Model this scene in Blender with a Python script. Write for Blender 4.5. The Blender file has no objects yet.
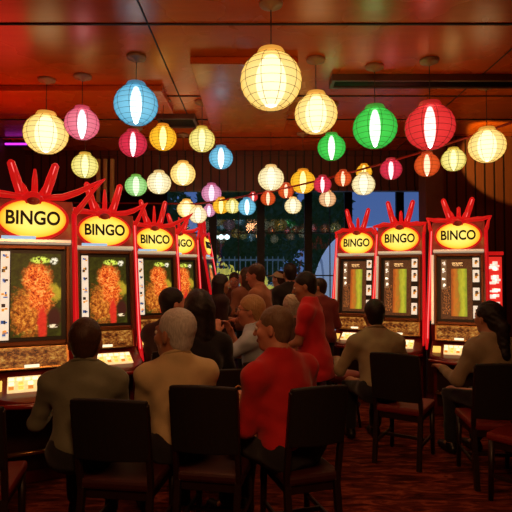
import bpy, bmesh, math, random
import numpy as np
from mathutils import Vector, Matrix
random.seed(7); RNG = np.random.default_rng(7)
PI = math.pi; R = math.radians
S = bpy.context.scene; COL = S.collection
CAMZ = 1.55; F = 512.0; TILT = math.atan(16/512)
CEIL = 3.34

def at(px, py, d):
    """a point of the room seen at (px,py) of the photograph, d metres in front of the camera"""
    u = (px-256)/F; v = (256-py)/F
    c, s = math.cos(TILT), math.sin(TILT)
    dy = c - v*s; dz = s + v*c
    k = d/dy
    return Vector((u*k, d, CAMZ + dz*k))

# ------------------------------------------------------------------ objects
def link(name, data, mat=None, parent=None):
    o = bpy.data.objects.new(name, data); COL.objects.link(o)
    if mat is not None and data is not None:
        for m in (mat if isinstance(mat, (list, tuple)) else [mat]): data.materials.append(m)
    if parent is not None: o.parent = parent
    return o
def tag(o, label=None, cat=None, group=None, kind=None):
    if label: o['label'] = label
    if cat: o['category'] = cat
    if group: o['group'] = group
    if kind: o['kind'] = kind
    return o
def thing(name, label, cat, loc=(0,0,0), rz=0, group=None):
    o = bpy.data.objects.new(name, None); COL.objects.link(o)
    o.empty_display_size = .1
    o.location = loc; o.rotation_euler = (0,0,rz)
    return tag(o, label, cat, group)

class MB:
    def __init__(s): s.v=[]; s.f=[]; s.m=[]; s.sm=[]; s.uv={}
    def add(s, vs, fs, mi=0, smooth=False):
        b=len(s.v); s.v += [tuple(v) for v in vs]
        for f in fs: s.f.append(tuple(i+b for i in f)); s.m.append(mi); s.sm.append(smooth)
    def box(s, c, d, M=None, mi=0, taper=1.0):
        x,y,z = [k/2 for k in d]; vs=[]
        for sz in (-1,1):
            t = taper if sz>0 else 1
            for sx,sy in ((-1,-1),(1,-1),(1,1),(-1,1)):
                p = Vector((sx*x*t, sy*y*t, sz*z))
                if M is not None: p = M @ p
                vs.append(p+Vector(c))
        s.add(vs, [(3,2,1,0),(4,5,6,7),(0,1,5,4),(1,2,6,5),(2,3,7,6),(3,0,4,7)], mi); return s
    def bar(s, a, b, w, h, mi=0, up=(0,0,1)):
        a=Vector(a); b=Vector(b); d=(b-a); L=d.length; d.normalize()
        up=Vector(up)
        if abs(d.dot(up))>.98: up=Vector((0,1,0))
        x=d.cross(up).normalized(); z=x.cross(d)
        M=Matrix((x,d,z)).transposed()
        return s.box((a+b)/2,(w,L,h),M,mi)
    def tube(s, pts, r, n=10, mi=0, closed=False, cap=True, flat=1.0):
        pts=[Vector(p) for p in pts]; N=len(pts)
        rs = r if isinstance(r,(list,tuple)) else [r]*N
        rings=[]; prev=None
        for i,p in enumerate(pts):
            if closed: t=pts[(i+1)%N]-pts[i-1]
            else: t=pts[min(i+1,N-1)]-pts[max(i-1,0)]
            t.normalize()
            if prev is None:
                a=Vector((0,0,1)) if abs(t.z)<.9 else Vector((0,1,0))
                x=t.cross(a).normalized()
            else:
                x=(prev-t*prev.dot(t))
                x=x.normalized() if x.length>1e-6 else t.orthogonal().normalized()
            prev=x; y=t.cross(x)
            rings.append([p+(x*math.cos(2*PI*k/n)+y*math.sin(2*PI*k/n)*flat)*rs[i] for k in range(n)])
        vs=[q for ring in rings for q in ring]; fs=[]
        for i in range(N if closed else N-1):
            a=i*n; b=((i+1)%N)*n
            for k in range(n): fs.append((a+k,a+(k+1)%n,b+(k+1)%n,b+k))
        if cap and not closed:
            fs.append(tuple(reversed(range(n)))); fs.append(tuple((N-1)*n+k for k in range(n)))
        s.add(vs,fs,mi,True); return s
    def lathe(s, prof, n=24, c=(0,0,0), mi=0, M=None):
        vs=[]; fs=[]; c=Vector(c)
        for r,z in prof:
            for k in range(n):
                p=Vector((r*math.cos(2*PI*k/n), r*math.sin(2*PI*k/n), z))
                if M is not None: p=M@p
                vs.append(p+c)
        for i in range(len(prof)-1):
            for k in range(n): fs.append((i*n+k,i*n+(k+1)%n,(i+1)*n+(k+1)%n,(i+1)*n+k))
        fs.append(tuple(reversed(range(n)))); L=(len(prof)-1)*n; fs.append(tuple(L+k for k in range(n)))
        s.add(vs,fs,mi,True); return s
    def prism(s, prof, x0, x1, mi=0, widths=None):
        """profile of (y,z) swept along x; widths gives a half width per profile point instead"""
        n=len(prof); vs=[]
        for sgn in (0,1):
            for i,(y,z) in enumerate(prof):
                x=(x0 if sgn==0 else x1) if widths is None else (-widths[i] if sgn==0 else widths[i])
                vs.append((x,y,z))
        fs=[tuple(range(n)), tuple(reversed(range(n,2*n)))]
        for i in range(n): j=(i+1)%n; fs.append((i,i+n,j+n,j))
        s.add(vs,fs,mi); return s
    def build(s, name, mat, parent=None, bevel=0, smooth=None, recalc=True):
        me=bpy.data.meshes.new(name); me.from_pydata(s.v,[],s.f)
        me.polygons.foreach_set('material_index', s.m)
        me.polygons.foreach_set('use_smooth', s.sm if smooth is None else [smooth]*len(s.f))
        if recalc:
            bm=bmesh.new(); bm.from_mesh(me); bmesh.ops.recalc_face_normals(bm, faces=bm.faces); bm.to_mesh(me); bm.free()
        me.update()
        o=link(name, me, mat, parent)
        if bevel:
            b=o.modifiers.new('Bevel','BEVEL'); b.width=bevel; b.segments=2; b.limit_method='ANGLE'; b.angle_limit=R(35)
        return o
def copy_tree(o, parent=None):
    c=o.copy(); COL.objects.link(c)
    if parent is not None: c.parent=parent
    for ch in list(o.children): copy_tree(ch,c)
    return c

# ------------------------------------------------------------------ node materials
class G:
    def __init__(s, name):
        s.mat=bpy.data.materials.new(name); s.mat.use_nodes=True
        s.nt=s.mat.node_tree; s.nt.nodes.clear()
        s.out=s.nt.nodes.new('ShaderNodeOutputMaterial')
    def n(s, t, **kw):
        x=s.nt.nodes.new(t)
        for k,v in kw.items(): setattr(x,k,v)
        return x
    def put(s, sock, v):
        if isinstance(v, bpy.types.NodeSocket): s.nt.links.new(v, sock)
        elif isinstance(v,(tuple,list)) and sock.type=='RGBA' and len(v)==3: sock.default_value=(*v,1)
        else: sock.default_value=v
    def m(s, op, a, b=0.0, c=None, clamp=False):
        x=s.n('ShaderNodeMath', operation=op, use_clamp=clamp)
        s.put(x.inputs[0],a); s.put(x.inputs[1],b)
        if c is not None: s.put(x.inputs[2],c)
        return x.outputs[0]
    def coord(s, kind='Object', scale=(1,1,1), loc=(0,0,0), rot=(0,0,0)):
        t=s.n('ShaderNodeTexCoord'); mp=s.n('ShaderNodeMapping')
        s.nt.links.new(t.outputs[kind], mp.inputs['Vector'])
        mp.inputs['Scale'].default_value=scale; mp.inputs['Location'].default_value=loc; mp.inputs['Rotation'].default_value=rot
        return mp.outputs[0]
    def xyz(s, v):
        x=s.n('ShaderNodeSeparateXYZ'); s.put(x.inputs[0],v); return x.outputs
    def noise(s, v, scale=5, detail=3, rough=.5, dist=0, color=False):
        x=s.n('ShaderNodeTexNoise'); s.put(x.inputs['Vector'],v); x.inputs['Scale'].default_value=scale
        x.inputs['Detail'].default_value=detail; x.inputs['Roughness'].default_value=rough; x.inputs['Distortion'].default_value=dist
        return x.outputs['Color' if color else 'Fac'] if color else x.outputs[0]
    def voro(s, v, scale=5, feature='F1', out='Distance'):
        x=s.n('ShaderNodeTexVoronoi', feature=feature); s.put(x.inputs['Vector'],v); x.inputs['Scale'].default_value=scale
        return x.outputs[out]
    def ramp(s, fac, stops, interp='LINEAR'):
        x=s.n('ShaderNodeValToRGB'); s.put(x.inputs[0],fac); cr=x.color_ramp; cr.interpolation=interp
        while len(cr.elements)<len(stops): cr.elements.new(.5)
        for e,(p,c) in zip(cr.elements,stops): e.position=p; e.color=(*c,1) if len(c)==3 else c
        return x.outputs[0]
    def mix(s, fac, a, b):
        x=s.n('ShaderNodeMix', data_type='RGBA'); s.put(x.inputs[0],fac); s.put(x.inputs[6],a); s.put(x.inputs[7],b); return x.outputs[2]
    def step(s, lo, hi, v):   # 1 inside lo..hi
        return s.m('MULTIPLY', s.m('GREATER_THAN',v,lo), s.m('LESS_THAN',v,hi))
    def bump(s, h, strength=.3, dist=.01):
        x=s.n('ShaderNodeBump'); s.put(x.inputs['Height'],h); x.inputs['Strength'].default_value=strength; x.inputs['Distance'].default_value=dist
        return x.outputs[0]
    def pbr(s, col, rough=.5, metal=0, bump=None, emit=None, estr=0, spec=None, sheen=0, coat=0, stint=None):
        p=s.n('ShaderNodeBsdfPrincipled'); s.put(p.inputs['Base Color'],col); s.put(p.inputs['Roughness'],rough); s.put(p.inputs['Metallic'],metal)
        if bump is not None: s.put(p.inputs['Normal'],bump)
        if emit is not None: s.put(p.inputs['Emission Color'],emit); s.put(p.inputs['Emission Strength'],estr)
        if spec is not None: s.put(p.inputs['Specular IOR Level'],spec)
        if stint is not None: s.put(p.inputs['Specular Tint'],stint)
        if sheen: p.inputs['Sheen Weight'].default_value=sheen
        if coat: p.inputs['Coat Weight'].default_value=coat; p.inputs['Coat Roughness'].default_value=.15
        s.nt.links.new(p.outputs[0], s.out.inputs[0]); return s.mat
    def emis(s, col, strength=1.0):
        e=s.n('ShaderNodeEmission'); s.put(e.inputs[0],col); s.put(e.inputs[1],strength)
        s.nt.links.new(e.outputs[0], s.out.inputs[0]); return s.mat

def simple(name, col, rough=.5, metal=0, nscale=30, var=.25, bumps=.1, spec=None, coat=0):
    g=G(name); v=g.coord('Object')
    n=g.noise(v,nscale,3)
    c=g.mix(n, tuple(k*(1-var) for k in col), tuple(min(1,k*(1+var)) for k in col))
    return g.pbr(c, rough, metal, g.bump(n,bumps,.004), spec=spec, coat=coat)
def glow(name, col, strength, base=None, nscale=20, var=.12):
    g=G(name); n=g.noise(g.coord('Object'),nscale,2)
    c=g.mix(n, tuple(k*(1-var) for k in col), tuple(k*(1+var) for k in col))
    return g.pbr(base or col, .35, 0, emit=c, estr=strength)
def fabric(name, col, var=.18):
    g=G(name); v=g.coord('Object')
    big=g.noise(v,9,3); fine=g.noise(g.coord('Object',(1,1,.3)),260,2)
    c=g.mix(big, tuple(k*(1-var) for k in col), tuple(k*(1+var) for k in col))
    h=g.m('ADD', g.m('MULTIPLY',big,1.0), g.m('MULTIPLY',fine,.12))
    return g.pbr(c,.85,0,g.bump(h,.35,.02),spec=.2,sheen=.15)
def hairmat(name, col, var=.45):
    g=G(name); n=g.noise(g.coord('Object',(1,1,.18)),120,3,.6)
    c=g.mix(n, tuple(k*(1-var) for k in col), tuple(k*(1+var) for k in col))
    return g.pbr(c,.5,0,g.bump(n,.6,.006),spec=.35)
def skinmat(name, col):
    g=G(name); v=g.coord('Object'); n=g.noise(v,25,4)
    c=g.mix(n, tuple(k*.85 for k in col),(col[0]*1.1,col[1]*1.02,col[2]*1.0))
    return g.pbr(c,.5,0,g.bump(g.noise(v,180,2),.08,.003),spec=.35)

M={}
M['black']=simple('black_plastic',(.012,.010,.010),.4)
M['dark_metal']=simple('dark_metal',(.05,.04,.04),.35,.8)
M['silver']=simple('silver_trim',(.75,.68,.6),.25,.9)
M['brass']=simple('brass_trim',(.55,.30,.10),.3,.9)
M['wire']=simple('lantern_wire',(.10,.07,.02),.6)
M['cord']=simple('cord_rubber',(.05,.02,.015),.6)
M['chairwood']=simple('dark_chair_wood',(.020,.007,.005),.4,0,14,.4,.1)
M['chairback']=simple('dark_upholstery',(.008,.004,.0035),.7,0,40,.3,.15)
M['shadeseat']=simple('shaded_red_leather_seat',(.045,.004,.003),.6,0,18,.3,.15)  # red seat copy made darker: the near chairs' shade is in its colour
M['redseat']=simple('red_leather_seat',(.20,.013,.008),.5,0,18,.3,.15)
# ------------------------------------------------------------------ room shell
def struct(name, mb, mat, bevel=0):
    o=mb.build(name, mat, None, bevel); o['kind']='structure'; return o
XL, XR, YF, YB = -3.4, 4.5, -2.0, 9.5

# carpet: dark red with wavering lighter streaks
g=G('carpet'); v=g.coord('Object',(1,1,1))
w=g.noise(g.coord('Object',(2.2,9,1)),1.6,4,.6,1.2); fine=g.noise(v,140,2)
med=g.voro(g.coord('Object',(3,7,1)),1.5)
c=g.ramp(w,[(.36,(.04,.007,.004)),(.52,(.17,.028,.015)),(.64,(.42,.09,.04)),(.75,(.11,.016,.010))])
c=g.mix(g.m('MULTIPLY',fine,.5),c,(.03,.006,.004))
M['carpet']=g.pbr(c,.95,0,g.bump(fine,.4,.01),spec=.1)
struct('floor', MB().box(((XL+XR)/2,(YF+YB)/2,-.05),(XR-XL,YB-YF,.1)), M['carpet'])

# ceiling: lacquered panels
g=G('ceiling_lacquer'); v=g.coord('Object')
gr=g.noise(g.coord('Object',(.6,4,1)),3,4,.6,.4)
c=g.mix(gr,(.56,.072,.004),(.80,.125,.008))
rg=g.m('ADD',.19,g.m('MULTIPLY',g.noise(v,2.5,2),.16))
M['ceiling']=g.pbr(c,rg,0,g.bump(gr,.08,.01),spec=.8,stint=(1,.36,.06))
g=G('ceiling_seam'); M['seam']=g.pbr((.012,.004,.003),.7)
struct('ceiling', MB().box(((XL+XR)/2,(YF+7.5)/2,CEIL+.05),(XR-XL,7.5-YF,.1)), M['ceiling'])
# seams between the panels (dark shadow gaps) and dropped beams
k=0
for y in (1.2,2.45,3.64,5.15,5.95,6.75):
    k+=1; struct('trim_%d'%k, MB().box(((XL+XR)/2,y,CEIL-.004),(XR-XL,.018,.008)), M['seam'])
for x in (-.78,2.05):
    k+=1; struct('trim_%d'%k, MB().box((x,(YF+7.4)/2,CEIL-.003),(.010,7.4-YF,.006)), M['seam'])
# shallow dropped panels that step the ceiling
for (x0,x1,y0,y1) in ((-3.4,-.9,4.85,5.55),(-.55,.35,4.2,6.3)):
    k+=1; struct('trim_%d'%k, MB().box(((x0+x1)/2,(y0+y1)/2,CEIL-.03),(x1-x0,y1-y0,.06)), M['ceiling'], .01)

# slatted bulkhead above the window bay
g=G('slat_wood'); v=g.coord('Object')
x=g.xyz(v)[0]; fr=g.m('FRACT',g.m('MULTIPLY',x,8.0))
gap=g.m('LESS_THAN',fr,.17); grain=g.noise(g.coord('Object',(14,14,.8)),4,4,.6)
c=g.mix(grain,(.085,.017,.009),(.15,.034,.015)); c=g.mix(gap,c,(.008,.002,.002))
hh=g.m('SUBTRACT',1.0,gap)
M['slat']=g.pbr(c,.42,0,g.bump(hh,.7,.02),spec=.4)
g=G('dark_red_wall'); v=g.coord('Object'); n=g.noise(v,4,4)
M['wall']=g.pbr(g.mix(n,(.06,.008,.007),(.11,.017,.012)),.6,0,g.bump(g.noise(v,60,2),.1,.004))
M['column']=simple('brown_column',(.16,.045,.02),.5,0,8,.3)
struct('ceiling_bulkhead', MB().box((.0,7.55,3.04),(4.5-.1+2.35-.05,.1,.6)).box((-.0,7.49,3.30),(6.7,.03,.07)).box((0,7.49,2.77),(6.7,.03,.06)), M['slat'])
bpy.data.objects['ceiling_bulkhead'].location.x=-.05
struct('ceiling_lower', MB().box(((XL+XR)/2,8.55,3.25),(XR-XL,1.95,.1)), M['wall'])
struct('wall_left', MB().box((XL-.05,(YF+YB)/2,1.7),(.1,YB-YF,3.5)), M['wall'])
struct('wall_right', MB().box((XR+.05,(YF+YB)/2,1.7),(.1,YB-YF,3.5)), M['slat'])
struct('wall_front', MB().box(((XL+XR)/2,YF-.05,1.7),(XR-XL+.2,.1,3.5)), M['wall'])
# slatted return wall beside the window bay, facing the room, with its column
struct('wall_alcove', MB().box((3.48,6.78,1.67),(2.04,.16,3.34)), M['slat'])
struct('column', MB().box((2.34,6.82,1.67),(.24,.3,3.34)), M['column'], .01)
struct('wall_alcove_side', MB().box((3.16,8.2,1.62),(.08,2.7,3.24)), M['wall'])

# window bay in the back wall
WX=[-1.72,-.80,.09,.97,1.72,2.68,3.12]; WZ0,WZ1=.30,3.12
wb=MB(); wb.box(((XL+WX[0])/2,YB+.06,1.65),(WX[0]-XL,.12,3.3)); wb.box(((WX[0]+XR)/2,YB+.06,WZ0/2),(XR-WX[0],.12,WZ0))
wb.box(((WX[-1]+XR)/2,YB+.06,(3.3+WZ0)/2),(XR-WX[-1],.12,3.3-WZ0)); wb.box(((WX[0]+WX[-1])/2,YB+.06,(WZ1+3.3)/2),(WX[-1]-WX[0],.12,3.3-WZ1))
struct('wall_back', wb, M['wall'])
g=G('window_glass'); t=g.n('ShaderNodeBsdfTransparent'); t.inputs[0].default_value=(.86,.9,.95,1)
gl=g.n('ShaderNodeBsdfGlossy'); gl.inputs['Roughness'].default_value=.03; gl.inputs[0].default_value=(.9,.9,.95,1)
ms=g.n('ShaderNodeMixShader'); ms.inputs[0].default_value=.025
g.nt.links.new(t.outputs[0],ms.inputs[1]); g.nt.links.new(gl.outputs[0],ms.inputs[2]); g.nt.links.new(ms.outputs[0],g.out.inputs[0])
M['glass']=g.mat
M['mullion']=simple('window_frame_black',(.010,.009,.010),.45)
for i in range(len(WX)-1):
    a,b=WX[i],WX[i+1]
    w=thing('window_%d'%(i+1),None,None,((a+b)/2,YB+.02,WZ0)); w['kind']='structure'
    h=WZ1-WZ0; hw=(b-a)/2; fm=MB()
    for sx in (-1,1): fm.box((sx*(hw-.035),0,h/2),(.07,.09,h))
    for z in (.035,h-.035): fm.box((0,0,z),(2*hw-.14,.09,.07))
    fm.box((0,0,h*.70),(2*hw-.14,.05,.022)); fm.box((0,0,h*.42),(2*hw-.14,.05,.022))
    if i in (1,3): fm.box((.03,0,h/2),(.016,.04,h-.14))
    fm.build('window_frame',M['mullion'],w)
    MB().box((0,.01,h/2),(2*hw-.1,.008,h-.1)).build('window_pane',M['glass'],w)

# three slim tan battens on the wall behind the bingo machines
M['batten']=simple('tan_batten',(.70,.42,.14),.4,0,10,.3)
for i,x in enumerate((-2.30,-2.20,-2.10)):
    struct('trim_%d'%(30+i), MB().box((x,7.44,1.6),(.05,.06,3.2)), M['batten'], .006)

# linear ceiling vents
def ceiling_vent(x0,x1,y,w,n,label):
    t=thing('ceiling_vent',label,'vent',((x0+x1)/2,y,CEIL-.05)); L=x1-x0
    fm=MB()
    for s in (-1,1): fm.box((0,s*(w/2+.015),.02),(L+.06,.03,.06)); fm.box((s*(L/2+.015),0,.02),(.03,w,.06))
    fm.build('frame',M['ventframe'],t)
    MB().box((0,0,.042),(L,w,.012)).build('backing',M['seam'],t)
    sl=MB()
    for k in range(n): sl.box((0,-w/2+(k+.5)*w/n,.012),(L,.006,.03),Matrix.Rotation(R(30),3,'X'))
    sl.build('slat',M['black'],t)
M['ventframe']=simple('vent_frame',(.10,.03,.015),.5)
ceiling_vent(.72,3.3,4.68,.15,3,'long dark slot vent running across the ceiling above the red lantern')
ceiling_vent(-1.10,-.72,5.92,.32,5,'short square dark ceiling vent above the small pale yellow lantern')

# purple neon strip under the ceiling on the far end of the side wall
t=thing('neon_strip','short purple neon strip light hanging under the ceiling in the dark far corner','light',(-3.22,6.85,3.275))
MB().box((0,.03,0),(.34,.03,.07)).box((-.1,.02,.045),(.02,.02,.04)).box((.1,.02,.045),(.02,.02,.04)).build('housing',M['black'],t)
MB().tube([(-.16,0,0),(.16,0,0)],.014,8).build('neon_tube',glow('purple_neon',(.55,.03,.75),2.0),t)
# ------------------------------------------------------------------ paper lanterns
#        edge colour, centre colour, emission, bulb colour, bulb strength, bulb width, light colour
LC={
 'cream': ((1.0,.50,.07),(1.0,.80,.30),1.22,(1,.93,.66),3.2,.50,(1,.52,.15)),
 'pale':  ((.95,.66,.24),(1.0,.88,.55),1.15,(1,.95,.8),2.0,.40,(1,.60,.24)),
 'amber': ((.85,.30,.008),(1.0,.56,.03),1.20,(1,.93,.5),4.2,.26,(1,.50,.08)),
 'olive': ((.72,.50,.05),(1.0,.88,.30),1.15,(1,1,.7),2.4,.24,(1,.75,.25)),
 'green': ((.02,.38,.035),(.08,.78,.10),1.00,(.86,1,.80),6.5,.25,(.25,1,.25)),
 'palegreen': ((.16,.50,.06),(.50,.88,.34),1.05,(.9,1,.8),3.0,.34,(.5,1,.3)),
 'red':   ((.55,.012,.016),(.95,.05,.045),1.00,(1,.82,.74),6.5,.23,(1,.10,.06)),
 'pink':  ((.70,.06,.13),(.98,.26,.34),1.05,(1,.85,.85),6,.26,(1,.22,.25)),
 'rose':  ((.45,.012,.03),(.85,.04,.09),1.00,(1,.82,.82),6.5,.22,(1,.12,.12)),
 'blue':  ((.05,.30,.50),(.26,.72,.95),1.00,(.88,.97,1),5.5,.27,(.30,.65,1)),
 'orange':((.50,.035,.006),(.90,.12,.02),1.00,(1,.8,.55),5,.24,(1,.28,.06)),
 'lilac': ((.55,.10,.24),(.90,.40,.60),1.00,(1,.85,.95),3.2,.30,(1,.40,.5)),
 'peach': ((.80,.30,.09),(1.0,.62,.32),1.00,(1,.9,.7),2.4,.30,(1,.50,.25)),
}
LM={}
for k,(e,c,s,bc,bs,bw,lc) in LC.items():
    g=G('lantern_paper_'+k)
    lw=g.n('ShaderNodeLayerWeight'); lw.inputs['Blend'].default_value=.35
    fib=g.noise(g.coord('Object',(1,1,3)),22,3,.6)
    col=g.mix(g.m('POWER',lw.outputs['Facing'],.8),c,e)
    em=g.n('ShaderNodeEmission'); g.put(em.inputs[0],col); g.put(em.inputs[1],g.m('MULTIPLY',s*1.05,g.m('ADD',.82,g.m('MULTIPLY',fib,.36))))
    tr=g.n('ShaderNodeBsdfTransparent'); tr.inputs[0].default_value=(*[min(1,.72+.3*q) for q in c],1)
    ms=g.n('ShaderNodeMixShader'); ms.inputs[0].default_value=.30
    g.nt.links.new(em.outputs[0],ms.inputs[1]); g.nt.links.new(tr.outputs[0],ms.inputs[2]); g.nt.links.new(ms.outputs[0],g.out.inputs[0])
    g.mat.cycles.emission_sampling='NONE'
    bm_=G('lantern_bulb_'+k); bm_.emis(bc,bs); bm_.mat.cycles.emission_sampling='NONE'
    cp=G('lantern_cap_'+k); cp.pbr(tuple(.15+.6*q for q in e),.5,0,emit=e,estr=.55); cp.mat.cycles.emission_sampling='NONE'
    LM[k]=(g.mat,bm_.mat,cp.mat)
M['canopy']=simple('ceiling_rose_metal',(.42,.20,.10),.45,.1)

def shade_mesh(Rr,nr,nm):
    mb=MB(); a0=math.acos(.93); prof=[]
    N=nr*4
    for i in range(N+1):
        a=a0+(PI-2*a0)*i/N
        sc=1-.014*(1-abs(math.sin(PI*i/4)))
        prof.append((Rr*math.sin(a)*sc, -Rr*.95*math.cos(a)*sc))
    n=36; vs=[]; fs=[]
    for r,z in prof:
        for k in range(n): vs.append((r*math.cos(2*PI*k/n),r*math.sin(2*PI*k/n),z))
    for i in range(N):
        for k in range(n): fs.append((i*n+k,i*n+(k+1)%n,(i+1)*n+(k+1)%n,(i+1)*n+k))
    mb.add(vs,fs,0,True); return mb
def wire_mesh(Rr,nr,nm,w,turn):
    mb=MB(); a0=math.acos(.93); q=Rr*1.004
    for j in range(nm):
        th=2*PI*j/nm+turn
        mb.tube([(q*math.sin(a)*math.cos(th),q*math.sin(a)*math.sin(th),-q*.95*math.cos(a)) for a in [a0+(PI-2*a0)*i/14 for i in range(15)]],w,4,cap=False)
    for i in range(nr+1):
        a=a0+(PI-2*a0)*i/nr
        mb.tube([(q*math.sin(a)*math.cos(t),q*math.sin(a)*math.sin(t),-q*.95*math.cos(a)) for t in [2*PI*k/28 for k in range(28)]],w*.8,4,closed=True)
    return mb
LIGHTK=1.15
def lantern(px,py,dpx,d,kind,label,top=None,cat='lantern',group=None,nr=9,nm=10):
    """d metres away; top: height of what it hangs from (ceiling or string)"""
    c=at(px,py,d); Rr=dpx*.5*c.y/F
    t=thing('paper_lantern',label,'lantern',(c.x,c.y,c.z-Rr*.95),0,group)
    T=lambda o,z=Rr*.95:(setattr(o,'location',(0,0,z)),o)[1]
    sm,bmat,cm=LM[kind]
    # a meridian wire either side of the line of sight, as the ribs sit in the photograph's lanterns
    turn=math.atan2(-c.y,-c.x)+PI/nm
    T(shade_mesh(Rr,nr,nm).build('paper_shade',sm,t,recalc=True))
    T(wire_mesh(Rr,nr,nm,max(.0017,Rr*.0095),turn).build('wire_frame',M['wire'],t))
    bw=LC[kind][5]
    T(MB().lathe([(.02*Rr,-.88*Rr)]+[(bw*Rr*(1-(z/.9)**2)**.6,z*Rr) for z in (-.8,-.6,-.4,-.2,0,.2,.4,.6,.8)]+[(.02*Rr,.88*Rr)],16).build('bulb',bmat,t))
    T(MB().lathe([(Rr*.46,Rr*.84),(Rr*.47,Rr*.90),(Rr*.40,Rr*1.03),(Rr*.22,Rr*1.08),(Rr*.05,Rr*1.09)],20).build('cap',cm,t))
    if top is None:
        z1=CEIL-(c.z-Rr*.95)
        MB().tube([(0,0,Rr*2.0),(0,0,z1)],max(.0035,Rr*.02),6).build('cord',M['cord'],t)
        MB().lathe([(.012,z1-.05),(.03,z1-.03),(.075,z1-.022),(.08,z1-.012),(.08,z1)],20).build('ceiling_rose',M['canopy'],t)
    else:
        z1=max(top-(c.z-Rr*.95),Rr*2.03)
        MB().tube([(0,0,Rr*1.98),(0,0,z1)],.004,5).build('cord',M['cord'],t)
    L=bpy.data.lights.new('lantern_glow','POINT'); L.color=LC[kind][6]; L.energy=LIGHTK*(Rr/.2)**2*9.0*(.6 if px<235 else 1.0)*{'cream':1.25,'pale':1.1,'amber':1.1,'green':1.0,'red':1.2}.get(kind,.9)
    L.shadow_soft_size=Rr*.35
    lo=bpy.data.objects.new('lantern_glow',L); COL.objects.link(lo); lo.parent=t; lo.location=(0,0,Rr*.95)
    return t

C_=None
for a in [
 (271,81,62,3.35,'cream','largest cream paper lantern, with dark wire squares, hanging nearest the middle of the ceiling'),
 (316,114,43,4.25,'cream','round cream paper lantern on a thin cord between the largest lantern and the green one'),
 (375,128,44,4.40,'green','large bright green paper lantern with a white glowing stripe'),
 (430,127,49,4.27,'red','large red paper lantern with a white glowing stripe, beside the large green one'),
 (331.5,147.5,28,5.4,'green','small green paper lantern hanging between the cream and the large green lanterns'),
 (487,146,36,4.86,'cream','yellow cream paper lantern in front of the lit slatted wall'),
 (136,105,44,4.20,'blue','large sky blue paper lantern, above a small crimson lantern'),
 (46,134,43,4.70,'cream','cream paper lantern on a long cord above the first bingo machine'),
 (82,124,34,4.62,'pink','pink paper lantern hanging next to the cream one above the first machine'),
 (133,144,28,5.1,'rose','small crimson paper lantern right under the large blue lantern'),
 (163,138,27,5.27,'amber','golden yellow paper lantern beside the large blue lantern'),
 (202,140,26,5.32,'olive','small pale yellow ribbed lantern hanging below the square ceiling vent'),
 (221,158,24,5.9,'blue','small light blue paper lantern near the slatted bulkhead'),
 (85,166,26,5.5,'olive','small yellowish paper lantern with dark ribs between the crowns of two bingo machines'),
 (136,186,22,6.3,'palegreen','small pale green lantern low over the second row machine crowns'),
 (159,183,24,6.4,'pale','small off-white lantern hanging low next to the pale green one'),
 (183,174,25,6.60,'cream','small warm cream lantern hanging on a long cord before the slatted bulkhead'),
 (211.5,193.5,20,7.15,'lilac','small lilac paper lantern hanging under the bulkhead'),
 (271,178.5,26,6.3,'pale','off-white lantern hanging alone in front of the middle of the slatted bulkhead'),
 (303,182,25,6.55,'amber','bright golden yellow lantern in the middle of the window bay'),
 ]:
    lantern(*a)

# ------------------------------------------------------------------ string of small lanterns
SA=at(516,121,5.0); SB=at(196,204,7.1); SC=Vector((-3.35,7.35,2.55))
def on_string(px):
    k=(516-px)/320; sag=-.16*4*k*(1-k)*.35
    # solve for the point of the straight string that is seen at px
    lo,hi=0,1
    for _ in range(40):
        m=(lo+hi)/2; p=SA.lerp(SB,m); u=256+F*p.x/p.y
        if u>px: lo=m
        else: hi=m
    p=SA.lerp(SB,lo); p.z+= -.10*4*lo*(1-lo); return p
pts=[on_string(515-i*(318/40)) for i in range(41)]+[SC]
w0=at(516,121,5.0)
pts=[Vector((4.48,pts[0].y-.3,pts[0].z+.25))]+pts
t=MB().tube(pts,.013,6).build('lantern_string',simple('red_cord',(.45,.03,.02),.6))
tag(t,'long red cord strung across the room carrying the small lanterns','cord')
for (px,py,dp,dd,kind,label) in [
 (391,169.5,22,0,'rose','small red lantern with a white stripe hanging from the cord below the large red lantern'),
 (427,165,25,0,'orange','small orange red lantern on the cord directly under the large red lantern'),
 (453.5,160,24,0,'olive','small yellow green ribbed lantern on the cord beside the slatted wall'),
 (363.5,184.5,23,0,'pale','small off-white lantern on the cord in front of the blue window panes'),
 (364,172,16,.25,'amber','tiny amber lantern peeping out behind the off-white one on the cord'),
 (343,178.5,17,0,'orange','tiny orange lantern on the cord next to the off-white one'),
 (322.5,184.5,18,0,'rose','tiny rose red lantern on the cord touching the golden yellow lantern'),
 (327.5,199,17,.15,'peach','tiny pale peach lantern hanging low under the rose red one'),
 (286,191,16,.1,'orange','tiny orange red lantern tucked beside the golden yellow lantern'),
 (293,206,17,0,'pale','tiny off-white lantern hanging lowest below the golden yellow one'),
 (268,198.5,15,0,'orange','tiny dim red orange lantern under the off-white lantern of the bulkhead'),
 (247,207,18,0,'blue','tiny pale blue lantern on the cord close to a yellow green one'),
 (232.5,206.5,15,0,'olive','tiny yellow green lantern squeezed between the blue and the amber ones'),
 (221,206,17,.1,'amber','tiny amber lantern on the cord next to the yellow green one'),
 (209,211,13,.2,'lilac','tiny pink lantern under the lilac lantern'),
 (198,215,18,0,'pale','tiny off-white lantern low over the horn of the farthest machines'),
 (186.5,209,19,.1,'cream','tiny cream lantern behind the raised red arm of the third machine'),
 (253,197,10,.1,'red','tiniest red lantern at the middle of the cord beside the pale blue one'),
 ]:
    p=on_string(max(px,198)); lantern(px,py,dp,p.y+dd,kind,label,top=p.z,nr=7,nm=8)
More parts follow.
